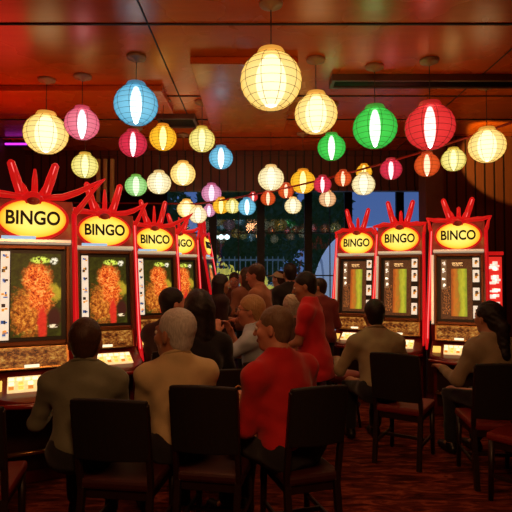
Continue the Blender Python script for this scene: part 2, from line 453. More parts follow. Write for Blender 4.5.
# ------------------------------------------------------------------ bingo machines
M['cab']=simple('red_lacquer_cabinet',(.16,.012,.010),.3,0,6,.25,.03,coat=.4)
M['cabdark']=simple('dark_cabinet_front',(.03,.008,.006),.4,0,8,.3,.05)
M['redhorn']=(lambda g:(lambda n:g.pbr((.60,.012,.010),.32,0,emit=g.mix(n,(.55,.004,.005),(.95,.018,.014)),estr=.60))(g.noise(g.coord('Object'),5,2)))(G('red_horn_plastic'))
M['neon']=glow('red_neon',(.85,.008,.014),.50)
M['core_highlight']=glow('pink_core_highlight',(1.0,.17,.16),1.25)
M['letter']=simple('black_lettering',(.01,.006,.004),.5)
g=G('sign_backing'); n=g.noise(g.coord('Object'),9,3,.6)
M['signback']=g.pbr((.22,.015,.008),.3,0,emit=g.ramp(n,[(.35,(.28,.012,.008)),(.6,(.75,.07,.02)),(.75,(.95,.33,.05))]),estr=.24)
g=G('yellow_sign_face'); x,y,z=g.xyz(g.coord('Generated',(2,2,2),(-1,-1,-1)))
rr=g.m('SQRT',g.m('ADD',g.m('MULTIPLY',x,x),g.m('MULTIPLY',z,z)))
M['sign']=g.pbr((.9,.6,.1),.3,0,emit=g.ramp(rr,[(0,(1,.84,.22)),(.72,(1,.74,.09)),(.90,(1,.52,.03)),(1,(.85,.25,.01))]),estr=1.12)
g=G('button_panel_glow'); n=g.noise(g.coord('Object'),30,2)
M['btnplate']=g.pbr((.8,.6,.3),.4,0,emit=g.mix(n,(1,.55,.16),(1,.82,.42)),estr=.95)
M['btn_y']=glow('lit_yellow_button',(1,.62,.12),1.0); M['btn_w']=glow('lit_cream_button',(1,.88,.6),1.15); M['btn_o']=glow('lit_amber_button',(.8,.28,.04),.8)
M['strip']=glow('white_icon_strip',(.95,.82,.62),.80)
M['strip_dim']=glow('dim_icon_strip',(.30,.18,.09),.5)
M['ic_b']=glow('blue_icon',(.10,.22,.55),.5); M['ic_o']=glow('orange_icon',(.9,.38,.05),.6); M['ic_d']=glow('dark_icon',(.05,.03,.03),.3); M['ic_w']=glow('white_icon',(1,.92,.75),.85)
M['ledge_blue']=glow('blue_white_light_bar',(.35,.6,.85),.8)
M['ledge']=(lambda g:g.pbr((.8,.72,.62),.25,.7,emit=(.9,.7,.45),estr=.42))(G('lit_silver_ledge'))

def ell(g,u,v,cu,cv,ru,rv,warp,wk=.25):
    a=g.m('DIVIDE',g.m('SUBTRACT',u,cu),ru); b=g.m('DIVIDE',g.m('SUBTRACT',v,cv),rv)
    r=g.m('SQRT',g.m('ADD',g.m('MULTIPLY',a,a),g.m('MULTIPLY',b,b)))
    r=g.m('ADD',r,g.m('MULTIPLY',g.m('SUBTRACT',warp,.5),wk*4))
    return g.m('SMOOTH_MIN',g.m('MAXIMUM',g.m('MULTIPLY',g.m('SUBTRACT',1.15,r),2.2),0.0),1.0,.05)
# moving picture of the first row: ragged orange figure in gold on dark green
g=G('screen_blaze'); co=g.coord('Generated'); u,_,v=g.xyz(co)
wp=g.noise(g.coord('Generated',(1,1,1.6)),9,5,.7); fine=g.voro(g.coord('Generated',(1,1,1.5)),15); f2=g.noise(g.coord('Generated',(1,1,1.5)),13,5,.75)
bg=g.mix(g.m('MULTIPLY',g.m('POWER',wp,2.0),1.5),(.008,.004,.002),(.075,.070,.006))
gold=g.ramp(f2,[(.34,(.06,.008,.002)),(.5,(.42,.09,.010)),(.62,(.80,.28,.03)),(.76,(.95,.62,.14))])
f3=g.noise(g.coord('Generated',(1,1,1.5)),17,8,.72,.8)
blaze=g.ramp(g.m('ADD',g.m('MULTIPLY',g.m('SUBTRACT',f3,.5),1.5),.58),[(.34,(.10,.004,.003)),(.50,(.58,.045,.006)),(.64,(.92,.19,.02)),(.84,(1,.58,.14))])
c=g.mix(ell(g,u,v,.36,.30,.36,.32,wp,.35),bg,gold)
c=g.mix(ell(g,u,v,.82,.52,.20,.12,wp,.4),c,g.mix(f2,(.20,.12,.01),(.62,.45,.03)))
c=g.mix(ell(g,u,v,.52,.69,.30,.20,wp,.22),c,blaze)
c=g.mix(ell(g,u,v,.60,.45,.27,.17,wp,.4),c,blaze)
c=g.mix(ell(g,u,v,.62,.16,.10,.22,wp,.2),c,g.mix(f2,(.35,.004,.004),(.9,.05,.02)))
c=g.mix(ell(g,u,v,.86,.22,.15,.13,wp,.1),c,(.05,.010,.006))
c=g.mix(g.m('MULTIPLY',ell(g,u,v,.58,.92,.19,.045,wp,.22),g.m('GREATER_THAN',f2,.44)),c,(.75,.85,.10))
c=g.mix(g.m('MULTIPLY',ell(g,u,v,.86,.91,.08,.045,wp,.2),g.m('GREATER_THAN',f2,.5)),c,(.95,.85,.6))
c=g.mix(g.m('MULTIPLY',ell(g,u,v,.84,.12,.11,.022,wp,.1),g.m('GREATER_THAN',f2,.47)),c,(1,.75,.45))
M['screen_a']=g.pbr((.01,.01,.01),.35,spec=.2,metal=0,emit=c,estr=1.15)
# picture of the second row: upright orange and lime bands on brown
g=G('screen_bands'); co=g.coord('Generated'); u,_,v=g.xyz(co)
wp=g.noise(g.coord('Generated',(1.5,1,.7)),5,4,.6,.6); f2=g.noise(g.coord('Generated',(1,1,1.5)),26,3,.7)
bg=g.mix(g.m('POWER',f2,2.0),(.035,.010,.004),(.24,.075,.022))
uu=g.m('ADD',u,g.m('MULTIPLY',g.m('SUBTRACT',wp,.5),.34))
band=g.ramp(uu,[(.26,(.20,.045,.012)),(.36,(.40,.075,.010)),(.46,(.52,.14,.014)),(.54,(.34,.15,.016)),(.58,(.33,.27,.02)),(.70,(.48,.42,.025)),(.82,(.22,.25,.02))])
c=g.mix(g.m('MULTIPLY',g.step(.33,.83,u),g.step(.05,.84,v)),bg,band)
c=g.mix(g.m('MULTIPLY',g.m('MULTIPLY',g.step(.36,.70,u),g.step(.885,.945,v)),g.m('GREATER_THAN',f2,.48)),c,(.95,.50,.18))
c=g.mix(g.m('MULTIPLY',g.m('MULTIPLY',g.step(.05,.30,u),g.step(.08,.55,v)),g.m('GREATER_THAN',f2,.56)),c,(.45,.13,.03))
M['screen_b']=g.pbr((.01,.01,.01),.35,spec=.2,metal=0,emit=c,estr=1.15)
# amber glass with rows of small marks
g=G('amber_pay_glass'); v=g.coord('Object'); x,_,z=g.xyz(v)
a=g.noise(g.coord('Object',(.75,1,1.25)),36,5,.8); b=g.noise(g.coord('Object',(1,1,1)),11,2,.5)
row=g.m('PINGPONG',g.m('MULTIPLY',z,28.0),1.0)
c=g.ramp(g.m('ADD',g.m('ADD',g.m('MULTIPLY',g.m('SUBTRACT',a,.5),1.6),g.m('MULTIPLY',b,.55)),g.m('MULTIPLY',row,.16)),[(.18,(.03,.006,.002)),(.30,(.26,.05,.008)),(.44,(.62,.22,.03)),(.66,(1,.55,.12))])
M['payglass']=g.pbr((.04,.02,.01),.3,0,spec=.25,emit=c,estr=.62)

FONT_MESH={}
def text_mesh(txt,size,ext,off):
    k=(txt,size,ext,off)
    if k not in FONT_MESH:
        cu=bpy.data.curves.new('lettering','FONT'); cu.body=txt; cu.size=size; cu.extrude=ext; cu.offset=off
        cu.align_x='CENTER'; cu.align_y='CENTER'
        o=bpy.data.objects.new('tmp_text',cu); COL.objects.link(o)
        dg=bpy.context.evaluated_depsgraph_get(); dg.update()
        me=bpy.data.meshes.new_from_object(o.evaluated_get(dg)); bpy.data.objects.remove(o)
        FONT_MESH[k]=me
    return FONT_MESH[k]
def lean(z): return .20*(z-1.0)/1.1
def machine(px,py,d,rz,typ,txt,label,group,tipL,tipR,horns=1.0,cores=(1,),sx_=1.0):
    e=at(px,py,d); ze=e.z
    Rz=Matrix.Rotation(rz,3,'Z'); off=Rz@Vector((0,lean(ze),0))
    t=thing('bingo_machine',label,'bingo machine',(e.x-off.x,e.y-off.y,0),rz,group)
    t.scale=(sx_,1,1)
    La=math.atan2(.20,1.1); Ml=Matrix.Rotation(-La,3,'X')
    Y=lambda z:lean(z)
    # body
    MB().prism([(.06,0),(.06,.60),(.015,.76),(.015,1.0),(Y(2.1)+.015,2.1),(.52,2.1),(.55,0)],0,0,
               widths=[.29,.29,.30,.305,.30,.30,.29]).build('cabinet',M['cab'],t,.012)
    MB().box((0,.052,.33),(.50,.02,.46)).build('belly_door',M['cabdark'],t,.006)
    MB().tube([(-.26,-.05,.26),(.26,-.05,.26)],.016,8).box((-.24,.0,.26),(.02,.10,.02)).box((.24,.0,.26),(.02,.10,.02)).build('foot_rail',M['brass'],t)
    # counter in front
    dk=MB(); n=9; top=[];prof=[]
    out=[(-.30,.06)]+[(-.31+.62*k/n, -.30-.13*math.sin(PI*k/n)) for k in range(n+1)]+[(.30,.06)]
    vs=[];N=len(out)
    for (x,y) in out: vs.append((x,y,.60+.02*(y<-.2)))
    for (x,y) in out: vs.append((x,y,.66+.16*max(0,(y+.43))/.49))
    fs=[tuple(reversed(range(N))),tuple(range(N,2*N))]+[(i,(i+1)%N,N+(i+1)%N,N+i) for i in range(N)]
    dk.add(vs,fs); dk.build('button_deck',M['cab'],t,.018)
    MB().tube([(x*1.01,y*1.0-.008,.645) for x,y in out[1:-1]],.016,8).build('deck_bumper',simple('red_bumper',(.30,.02,.014),.25,0,8,.2,coat=.6) if 'bump' not in M else M['bump'],t)
    # lit button panel
    pa=math.atan2(.16,.49); Mp=Matrix.Rotation(pa,3,'X'); pc=Vector((0,-.215,.7435))
    P=lambda x,y,z:pc+Mp@Vector((x,y,z))
    pl=MB(); pl.box(P(.02,.0,.006),(.36,.20,.014),Mp); pnl=pl.build('button_panel',M['btnplate'],t,.003)
    for r,(yy,cols,mats) in enumerate(((.055,7,('btn_w','btn_w')),(-.005,6,('btn_y','btn_w')),(-.065,6,('btn_o','btn_y')))):
        for q in range(cols):
            x=.02-.155+.31*q/(cols-1)
            b=MB(); b.box(P(x,yy,.017),(.034,.034 if r else .026,.012),Mp)
            b.build('button',M[mats[(q+r)%2]],pnl,.003)
    MB().box(P(-.235,-.005,.006),(.085,.13,.014),Mp).build('side_button',M['btn_y'],t,.004)
    MB().tube([(-.05,-.075,.845),(.05,-.075,.845)],.014,8,flat=.8).build('card_slot_lamp',M['btn_w'],t)
    # amber glass under the screen
    a0,a1=Vector((0,.008,.985)),Vector((0,-.045,.815)); md=(a0+a1)/2; L=(a0-a1).length; ang=math.atan2(a0.y-a1.y,a0.z-a1.z); Mq=Matrix.Rotation(-ang,3,'X')
    MB().box(md+Vector((0,.012,0)),(.53,.03,L),Mq).build('pay_glass_frame',M['brass'],t,.006)
    MB().box(md+Mq@Vector((0,-.008,0)),(.485,.012,L-.04),Mq).build('pay_glass',M['payglass'],t)
    # screen and its frame
    if typ=='a':
        for c_ in t.children:
            if c_.name.split('.')[0] in ('button_deck','deck_bumper','button_panel','side_button','card_slot_lamp','pay_glass_frame','pay_glass'): c_.location.z+=.035
    z0,z1=(1.03 if typ=='a' else 1.0),1.73; zc=(z0+z1)/2; H=(z1-z0)/math.cos(La)
    sp=lambda x,z,o:Vector((x,Y(z),z))+Ml@Vector((0,-o,0))
    fm=MB()
    for s in (-1,1): fm.box(sp(s*.255,zc,.012),(.032,.045,H+.03),Ml)
    for z in (z0,z1): fm.box(sp(0,z,.012),(.478,.045,.032),Ml)
    fm.build('screen_frame',M['bronze'],t,.006)
    MB().box(sp(0,zc,.004),(.478,.012,H-.03),Ml).build('screen_surround',M['black'],t)
    x0,x1=((-.150,.205) if typ=='a' else (-.195,.150))
    MB().box(sp((x0+x1)/2,zc,.013),(x1-x0,.006,H-.09),Ml).build('screen',M['screen_a' if typ=='a' else 'screen_b'],t)
    def strip(xc,w,za,zb,n,base,mats,name):
        mb=MB(); mb.box(sp(xc,(za+zb)/2,.014),(w,.006,(zb-za)/math.cos(La)),Ml)
        rnd=random.Random(5)
        for q in range(n):
            z=za+(zb-za)*(q+.5)/n; k=1+q%(len(mats)-1) if len(mats)>1 else 0
            h=(zb-za)/n
            for j in range(4):
                mb.box(sp(xc+rnd.uniform(-.22,.22)*w,z+rnd.uniform(-.2,.2)*h,.0185),(w*rnd.uniform(.2,.5),.003,h*rnd.uniform(.1,.28)),Ml,mi=1+(q+j//2)%(len(mats)-1))
        return mb.build(name,[M[m] for m in mats],t)
    if typ=='a':
        strip(-.190,.062,1.06,1.70,7,'strip',['strip','ic_o','ic_b','ic_d'],'icon_strip')
    else:
        for k,(za,zb) in enumerate(((1.60,1.70),(1.44,1.57),(1.25,1.38),(1.06,1.19))):
            strip(.190,.070,za,zb,1,'strip',['strip','ic_d','ic_o'],'icon_tile')
        strip(-.160,.055,1.36,1.68,4,'strip_dim',['strip_dim','ic_w','ic_w'],'icon_strip')
    # ledge with light bar
    MB().box(sp(0,1.775,.02),(.56,.06,.028),Ml).build('ledge',M['ledge'],t,.005)
    if typ=='b': MB().box(sp(-.288,1.36,.012),(.030,.05,.76),Ml).build('silver_edge',M['ledge'],t,.004)
    if typ=='a': MB().box(sp(-.10,1.80,.045),(.24,.012,.020),Ml).build('light_bar',M['ledge_blue'],t)
    # sign
    hw,hh=.245,.150; c0=sp(0,ze,0)
    MB().box(sp(0,(1.795+2.10)/2,.004),(.585,.02,.31),Ml).build('sign_backing',M['signback'],t,.004)
    sg=MB(); n=40
    for (s_,o) in ((1.0,.03),(.96,.052),(0,.06)):
        pass
    vs=[];fs=[]
    for (s_,o) in ((1.0,.010),(1.0,.034),(.93,.048),(.6,.054)):
        for k in range(n): vs.append(c0+Ml@Vector((hw*s_*math.cos(2*PI*k/n),-o,hh*s_*math.sin(2*PI*k/n))))
    for i in range(3):
        for k in range(n): fs.append((i*n+k,i*n+(k+1)%n,(i+1)*n+(k+1)%n,(i+1)*n+k))
    fs.append(tuple(3*n+k for k in range(n)))
    sg.add(vs,fs,0,True); so=sg.build('sign',M['sign'],t)
    MB().tube([c0+Ml@Vector((1.03*hw*math.cos(2*PI*k/n),-.03,1.04*hh*math.sin(2*PI*k/n))) for k in range(n)],.013,8,closed=True).build('sign_rim',M['redhorn'],t)
    lt=link('lettering',text_mesh(txt,.150,.004,.0036),M['letter'],so)
    if not lt.data.materials: lt.data.materials.append(M['letter'])
    lt.matrix_local=Matrix.Translation(c0+Ml@Vector((0,-.058,-.004)))@(Ml.to_4x4()@Matrix.Rotation(R(90),4,'X'))@Matrix.Diagonal((.84,.98,1,1))
    # crown
    cz=ze+hh
    MB().lathe([(.10,-.03),(.095,.02),(.06,.055),(.02,.07)],18,sp(0,cz,.01),M=Matrix.Diagonal((1,.55,1))).build('crown_boss',M['redhorn'],t)
    em=MB(); em.lathe([(.001,-.012),(.05,-.010),(.045,.008),(.001,.012)],16,sp(0,cz-.02,.062),M=Matrix.Rotation(R(90),3,'X')@Matrix.Diagonal((1,.62,1)))
    em.build('crown_emblem',M['signback'],t)
    for s in (-1,1):
        b0=sp(s*.085,cz+.035,.0); b1=b0+Vector((s*.085,.03,.275*horns))
        MB().tube([b0,b0.lerp(b1,.06),b0.lerp(b1,.5),b0.lerp(b1,.94),b1],[.030,.036,.037,.030,.014],12).build('horn',M['redhorn'],t)
        MB().tube([b0.lerp(b1,.12)+Vector((0,-.034,0)),b0.lerp(b1,.9)+Vector((0,-.03,0))],.004,6).build('horn_highlight',M['core_highlight'],t)  # thin glowing strip put on the horn as its highlight
    b0=sp(.01,cz+.05,.0)
    MB().tube([b0,b0+Vector((0,0,.12)),b0+Vector((0,.01,(.20 if typ=='a' else .14)*horns))],[.026,.022,.010],10).build('spike',M['redhorn'],t)
    for k,x in enumerate((-.045,.055)):
        b0=sp(x,cz+.045,.0); MB().tube([b0,b0+Vector((x*.5,0,.06)),b0+Vector((x*1.0,0,.10))],[.022,.017,.006],8).build('spike',M['redhorn'],t)
    # sweeping arms to the corner tips and the neon edges
    for s,(tx,tz) in ((-1,tipL),(1,tipR)):
        tip=Vector((s*tx,Y(2.1)-.02,ze+tz))
        p0=sp(s*.05,cz+.02,.02); p1=sp(s*.22,cz+.035,.02)
        arm=[p0.lerp(p1,.0),p0.lerp(p1,.5),p1,p1.lerp(tip,.35)+Vector((0,0,-.012)),p1.lerp(tip,.7)+Vector((0,0,-.008)),tip]
        MB().tube(arm,[.026,.034,.040,.036,.026,.006],10,flat=.7).build('sweep_arm',M['redhorn'],t)
        q0=sp(s*.305,2.0,.02)
        MB().tube([tip,tip.lerp(q0,.35)+Vector((-s*.012,0,0)),tip.lerp(q0,.75),q0],[.006,.016,.022,.024],8).build('sweep_arm',M['redhorn'],t)
        fl=1.0 if (typ=='b' and s<0) else 0.0
        edge=[q0,sp(s*(.308+.008*fl),1.7,.02),sp(s*(.311+.018*fl),1.35,.02),sp(s*(.315+.028*fl),1.02,.025),Vector((s*(.316+.028*fl),-.09,.84)),Vector((s*(.316+.028*fl),-.20,.74))]
        if fl:
            fn=MB(); a_=[sp(-.295,2.0,.012),sp(-.295,1.7,.012),sp(-.295,1.35,.012),sp(-.295,1.02,.012)]; fn.add(a_+edge[:4],[(0,1,5,4),(1,2,6,5),(2,3,7,6)]); fn.build('side_fin',M['redhorn'],t)
        nt=MB().tube(edge,[.020,.020,.021,.022,.022,.012],10).build('neon_edge',M['neon'],t)
        if s in cores: MB().tube([p+Vector((-s*.006,-.024,0)) for p in edge[:-1]],.005,6).build('neon_core',M['core_highlight'],nt)
    return t
M['bronze']=simple('dark_bronze_frame',(.22,.07,.022),.35,.6)
M['bump']=simple('red_bumper',(.30,.02,.014),.25,0,8,.2,coat=.6)
gl_='bingo machines along the side wall'; gr_='bingo machines by the windows'
machine(33,220,3.9,R(25),'a','BINGO','largest red bingo machine, at the near end of the side wall row',gl_,(.50,.26),(.55,.36),1.0,(),.97)
machine(104,231.5,4.9,R(25),'a','BINGO','second red bingo machine, behind the man in the olive shirt',gl_,(.30,.22),(.44,.30),1.05,(1,),.95)
machine(154,240.5,6.1,R(25),'a','BINCO','third red bingo machine of the side row, sign half hidden by the second machine',gl_,(.32,.24),(.54,.35),1.1,(1,),.90)
machine(179,244,7.2,R(24),'a','BINGO','fourth red bingo machine of the side row, only a slice of its yellow sign showing',gl_,(.34,.24),(.36,.26),.9,(1,),.88)
machine(205,246,8.2,R(84),'a','BINGO','last red bingo machine of the side row, turned edge-on beside the window',gl_,(.34,.24),(.34,.24),.9)
machine(458,236.5,5.63,R(-22),'b','BINCO','red bingo machine with lime and orange screen standing nearest the slatted wall',gr_,(.36,.22),(.37,.22),.9,(-1,),.92)
machine(400,239.5,6.12,R(-22),'b','BINGO','middle one of the three red bingo machines by the windows',gr_,(.36,.17),(.34,.20),1.05,(-1,),.89)
machine(357,243.8,6.76,R(-20),'b','BINGO','red bingo machine standing closest to the window panes, behind the standing man in red',gr_,(.34,.16),(.30,.10),1.05,(-1,),.87)

# narrow lit red pillar beside the last of them
p=at(490.5,290,5.8)
t=thing('light_pillar','narrow glowing red pillar sign with white symbol blocks beside the slatted wall machine','sign',(p.x+.03,p.y,0),R(-12))
MB().box((0,.04,.87),(.19,.16,1.74)).build('housing',M['cab'],t,.01)
MB().box((0,-.045,1.30),(.165,.012,.84)).build('lit_panel',glow('red_panel_glow',(.85,.03,.02),.8),t)
rnd=random.Random(3)
for k in range(5):
    mb=MB()
    for j in range(6): mb.box((rnd.uniform(-.04,.04),-.055,1.62-k*.155+rnd.uniform(-.04,.04)),(rnd.uniform(.03,.07),.008,rnd.uniform(.015,.045)))
    mb.build('symbol_block',M['ic_w'],t)
MB().box((0,.04,1.76),(.21,.18,.04)).build('cap',M['redhorn'],t,.006)
# ------------------------------------------------------------------ bodies grown as one surface
def V(*a): return np.array(a,float)
class SDF:
    def __init__(s): s.ops=[]
    def cap(s,a,b,ra,rb=None,k=.03,op='u'): s.ops.append(('cap',np.array(a,float),np.array(b,float),ra,ra if rb is None else rb,k,op)); return s
    def ell(s,c,r,rot=None,k=.03,op='u'): s.ops.append(('ell',np.array(c,float),np.array(r,float),np.eye(3) if rot is None else np.array(rot,float),None,k,op)); return s
    def cut(s,p,n,k=.0): s.ops.append(('cut',np.array(p,float),np.array(n,float),None,None,k,'cut')); return s
    def wrinkle(s,amp,freq,seed=0): s.ops.append(('wr',amp,freq,seed,None,0,'wr')); return s
    def field(s,h):
        lo=np.full(3,1e9); hi=-lo
        for o in s.ops:
            if o[6]!='u': continue
            if o[0]=='cap':
                r=max(o[3],o[4]); lo=np.minimum(lo,np.minimum(o[1],o[2])-r); hi=np.maximum(hi,np.maximum(o[1],o[2])+r)
            else:
                e=np.sqrt(((o[3]*o[2])**2).sum(1)); lo=np.minimum(lo,o[1]-e); hi=np.maximum(hi,o[1]+e)
        lo-=.03+2*h; hi+=.03+2*h
        n=np.ceil((hi-lo)/h).astype(int)+1
        Fd=np.full(n,1.0,np.float32)
        ax=[lo[i]+h*np.arange(n[i]) for i in range(3)]
        for o in s.ops:
            if o[0]=='cut':
                d=(ax[0][:,None,None]-o[1][0])*o[2][0]+(ax[1][None,:,None]-o[1][1])*o[2][1]+(ax[2][None,None,:]-o[1][2])*o[2][2]
                Fd=np.maximum(Fd,d.astype(np.float32)); continue
            if o[0]=='wr':
                a,f,sd=o[1],o[2],o[3]
                X=ax[0][:,None,None];Y=ax[1][None,:,None];Z=ax[2][None,None,:]
                w=np.sin(f*(X*.8+Z*.9)+sd+1.7*np.sin(f*.37*(Y+Z)+sd))*np.sin(f*(.7*Y-.5*Z)+2*sd)+.5*np.sin(1.9*f*(Z*.8-X*.5+.4*Y)+3*sd)*np.sin(f*(X+Y)*.9+sd)
                Fd=Fd+(a*w).astype(np.float32); continue
            k=o[5]; pad=k+3*h+.015
            if o[0]=='cap':
                r=max(o[3],o[4]); l=np.minimum(o[1],o[2])-r-pad; u=np.maximum(o[1],o[2])+r+pad
            else:
                e=np.sqrt(((o[3]*o[2])**2).sum(1)); l=o[1]-e-pad; u=o[1]+e+pad
            i0=np.maximum(0,np.floor((l-lo)/h).astype(int)); i1=np.minimum(n,np.ceil((u-lo)/h).astype(int)+1)
            if (i1<=i0).any(): continue
            X=ax[0][i0[0]:i1[0]][:,None,None];Y=ax[1][i0[1]:i1[1]][None,:,None];Z=ax[2][i0[2]:i1[2]][None,None,:]
            if o[0]=='cap':
                ba=o[2]-o[1]; L2=max((ba**2).sum(),1e-9)
                px,py,pz=X-o[1][0],Y-o[1][1],Z-o[1][2]
                t=np.clip((px*ba[0]+py*ba[1]+pz*ba[2])/L2,0,1)
                d=np.sqrt((px-ba[0]*t)**2+(py-ba[1]*t)**2+(pz-ba[2]*t)**2)-(o[3]+(o[4]-o[3])*t)
            else:
                px,py,pz=X-o[1][0],Y-o[1][1],Z-o[1][2]; m=o[3]; r=o[2]   # columns of m are the axes
                q=[(px*m[0,j]+py*m[1,j]+pz*m[2,j]) for j in range(3)]
                k0=np.sqrt(sum((q[j]/r[j])**2 for j in range(3))); k1=np.sqrt(sum((q[j]/r[j]**2)**2 for j in range(3)))+1e-9
                d=k0*(k0-1)/k1
            sl=(slice(i0[0],i1[0]),slice(i0[1],i1[1]),slice(i0[2],i1[2])); A=Fd[sl]; d=d.astype(np.float32)
            if o[6]=='u':
                if k>0:
                    hh=np.maximum(k-np.abs(A-d),0)/k; Fd[sl]=np.minimum(A,d)-hh*hh*k*.25
                else: Fd[sl]=np.minimum(A,d)
            elif o[6]=='s':
                d=-d
                if k>0:
                    hh=np.maximum(k-np.abs(A-d),0)/k; Fd[sl]=np.maximum(A,d)+hh*hh*k*.25
                else: Fd[sl]=np.maximum(A,d)
        return Fd,lo
    def mesh(s,name,h):
        Fd,lo=s.field(h); I=Fd<0
        nx,ny,nz=[k-1 for k in Fd.shape]
        cs=np.zeros((nx,ny,nz),np.int8)
        for dx in (0,1):
            for dy in (0,1):
                for dz in (0,1): cs+=I[dx:dx+nx,dy:dy+ny,dz:dz+nz]
        act=(cs>0)&(cs<8); ids=np.full((nx,ny,nz),-1,np.int64); c=np.argwhere(act); ids[act]=np.arange(len(c))
        P=np.zeros((len(c),3)); W=np.zeros(len(c))
        cor=[(a,b,d) for a in (0,1) for b in (0,1) for d in (0,1)]
        for a in cor:
            for ax_ in range(3):
                if a[ax_]: continue
                b=list(a); b[ax_]=1
                fa=Fd[c[:,0]+a[0],c[:,1]+a[1],c[:,2]+a[2]]; fb=Fd[c[:,0]+b[0],c[:,1]+b[1],c[:,2]+b[2]]
                m=(fa<0)!=(fb<0); t=np.where(m,fa/np.where(m,fa-fb,1),0)
                pos=np.tile(np.array(a,float),(len(c),1)); pos[:,ax_]+=t
                P[m]+=pos[m]; W[m]+=1
        verts=lo+(c+P/np.maximum(W,1)[:,None])*h
        quads=[]
        for ax_ in range(3):
            sh=list(Fd.shape); o1,o2=[(1,2),(2,0),(0,1)][ax_]
            sl0=[slice(None)]*3; sl1=[slice(None)]*3
            sl0[ax_]=slice(0,-1); sl1[ax_]=slice(1,None)
            for o_ in (o1,o2): sl0[o_]=slice(1,-1); sl1[o_]=slice(1,-1)
            a=I[tuple(sl0)]; b=I[tuple(sl1)]; e=np.argwhere(a!=b)
            if not len(e): continue
            base=e.copy(); base[:,o1]+=1; base[:,o2]+=1
            flip=a[tuple(e.T)]
            def cell(d1,d2):
                q=base.copy(); q[:,o1]-=d1; q[:,o2]-=d2; return ids[q[:,0],q[:,1],q[:,2]]
            q=np.stack([cell(1,1),cell(0,1),cell(0,0),cell(1,0)],1)
            q[~flip]=q[~flip][:,::-1]; quads.append(q)
        Q=np.concatenate(quads).astype(np.int32); Q=Q[(Q>=0).all(1)]
        me=bpy.data.meshes.new(name); me.vertices.add(len(verts)); me.vertices.foreach_set('co',verts.astype(np.float32).ravel())
        me.loops.add(Q.size); me.loops.foreach_set('vertex_index',Q.ravel())
        me.polygons.add(len(Q)); me.polygons.foreach_set('loop_start',np.arange(0,Q.size,4,dtype=np.int32)); 
        me.polygons.foreach_set('use_smooth',np.ones(len(Q),bool))
        me.update(calc_edges=True); me.validate()
        return me

def nrm(v): return v/np.linalg.norm(v)
def rotm(axis,a):
    axis=nrm(axis); K=np.array([[0,-axis[2],axis[1]],[axis[2],0,-axis[0]],[-axis[1],axis[0],0]])
    return np.eye(3)+math.sin(a)*K+(1-math.cos(a))*K@K
def ik(S,T,l1,l2,hint):
    d=T-S; L=np.linalg.norm(d)
    if L>(l1+l2)*.985: T=S+d/L*(l1+l2)*.985; d=T-S; L=np.linalg.norm(d)
    u=d/L; a=(l1*l1-l2*l2+L*L)/(2*L); hgt=math.sqrt(max(l1*l1-a*a,1e-6))
    n=hint-u*np.dot(hint,u); n=nrm(n)
    return S+u*a+n*hgt, T

SK={'warm':skinmat('skin_warm',(.50,.24,.14)),'tan':skinmat('skin_tan',(.40,.18,.10)),'pink':skinmat('skin_ruddy',(.56,.24,.15)),'deep':skinmat('skin_brown',(.26,.11,.06))}
M['lip']=simple('lip_skin',(.42,.12,.09),.45); M['eyew']=simple('eye_white',(.75,.70,.64),.2); M['eyed']=simple('eye_iris',(.03,.015,.01),.15)
HM={'black':hairmat('hair_black',(.014,.009,.008)),'brown':hairmat('hair_brown',(.055,.025,.013)),'grey':hairmat('hair_grey',(.50,.48,.44),.6),'saltbrown':hairmat('hair_greying_brown',(.16,.095,.055)),'blond':hairmat('hair_sandy_blond',(.42,.24,.10)),'palegrey':hairmat('hair_pale_grey',(.50,.42,.33))}
M['shoe']=simple('black_shoe_leather',(.012,.010,.010),.35)
FAB={}
def fab(c):
    if c not in FAB: FAB[c]=fabric('cloth_%d'%len(FAB),c)
    return FAB[c]

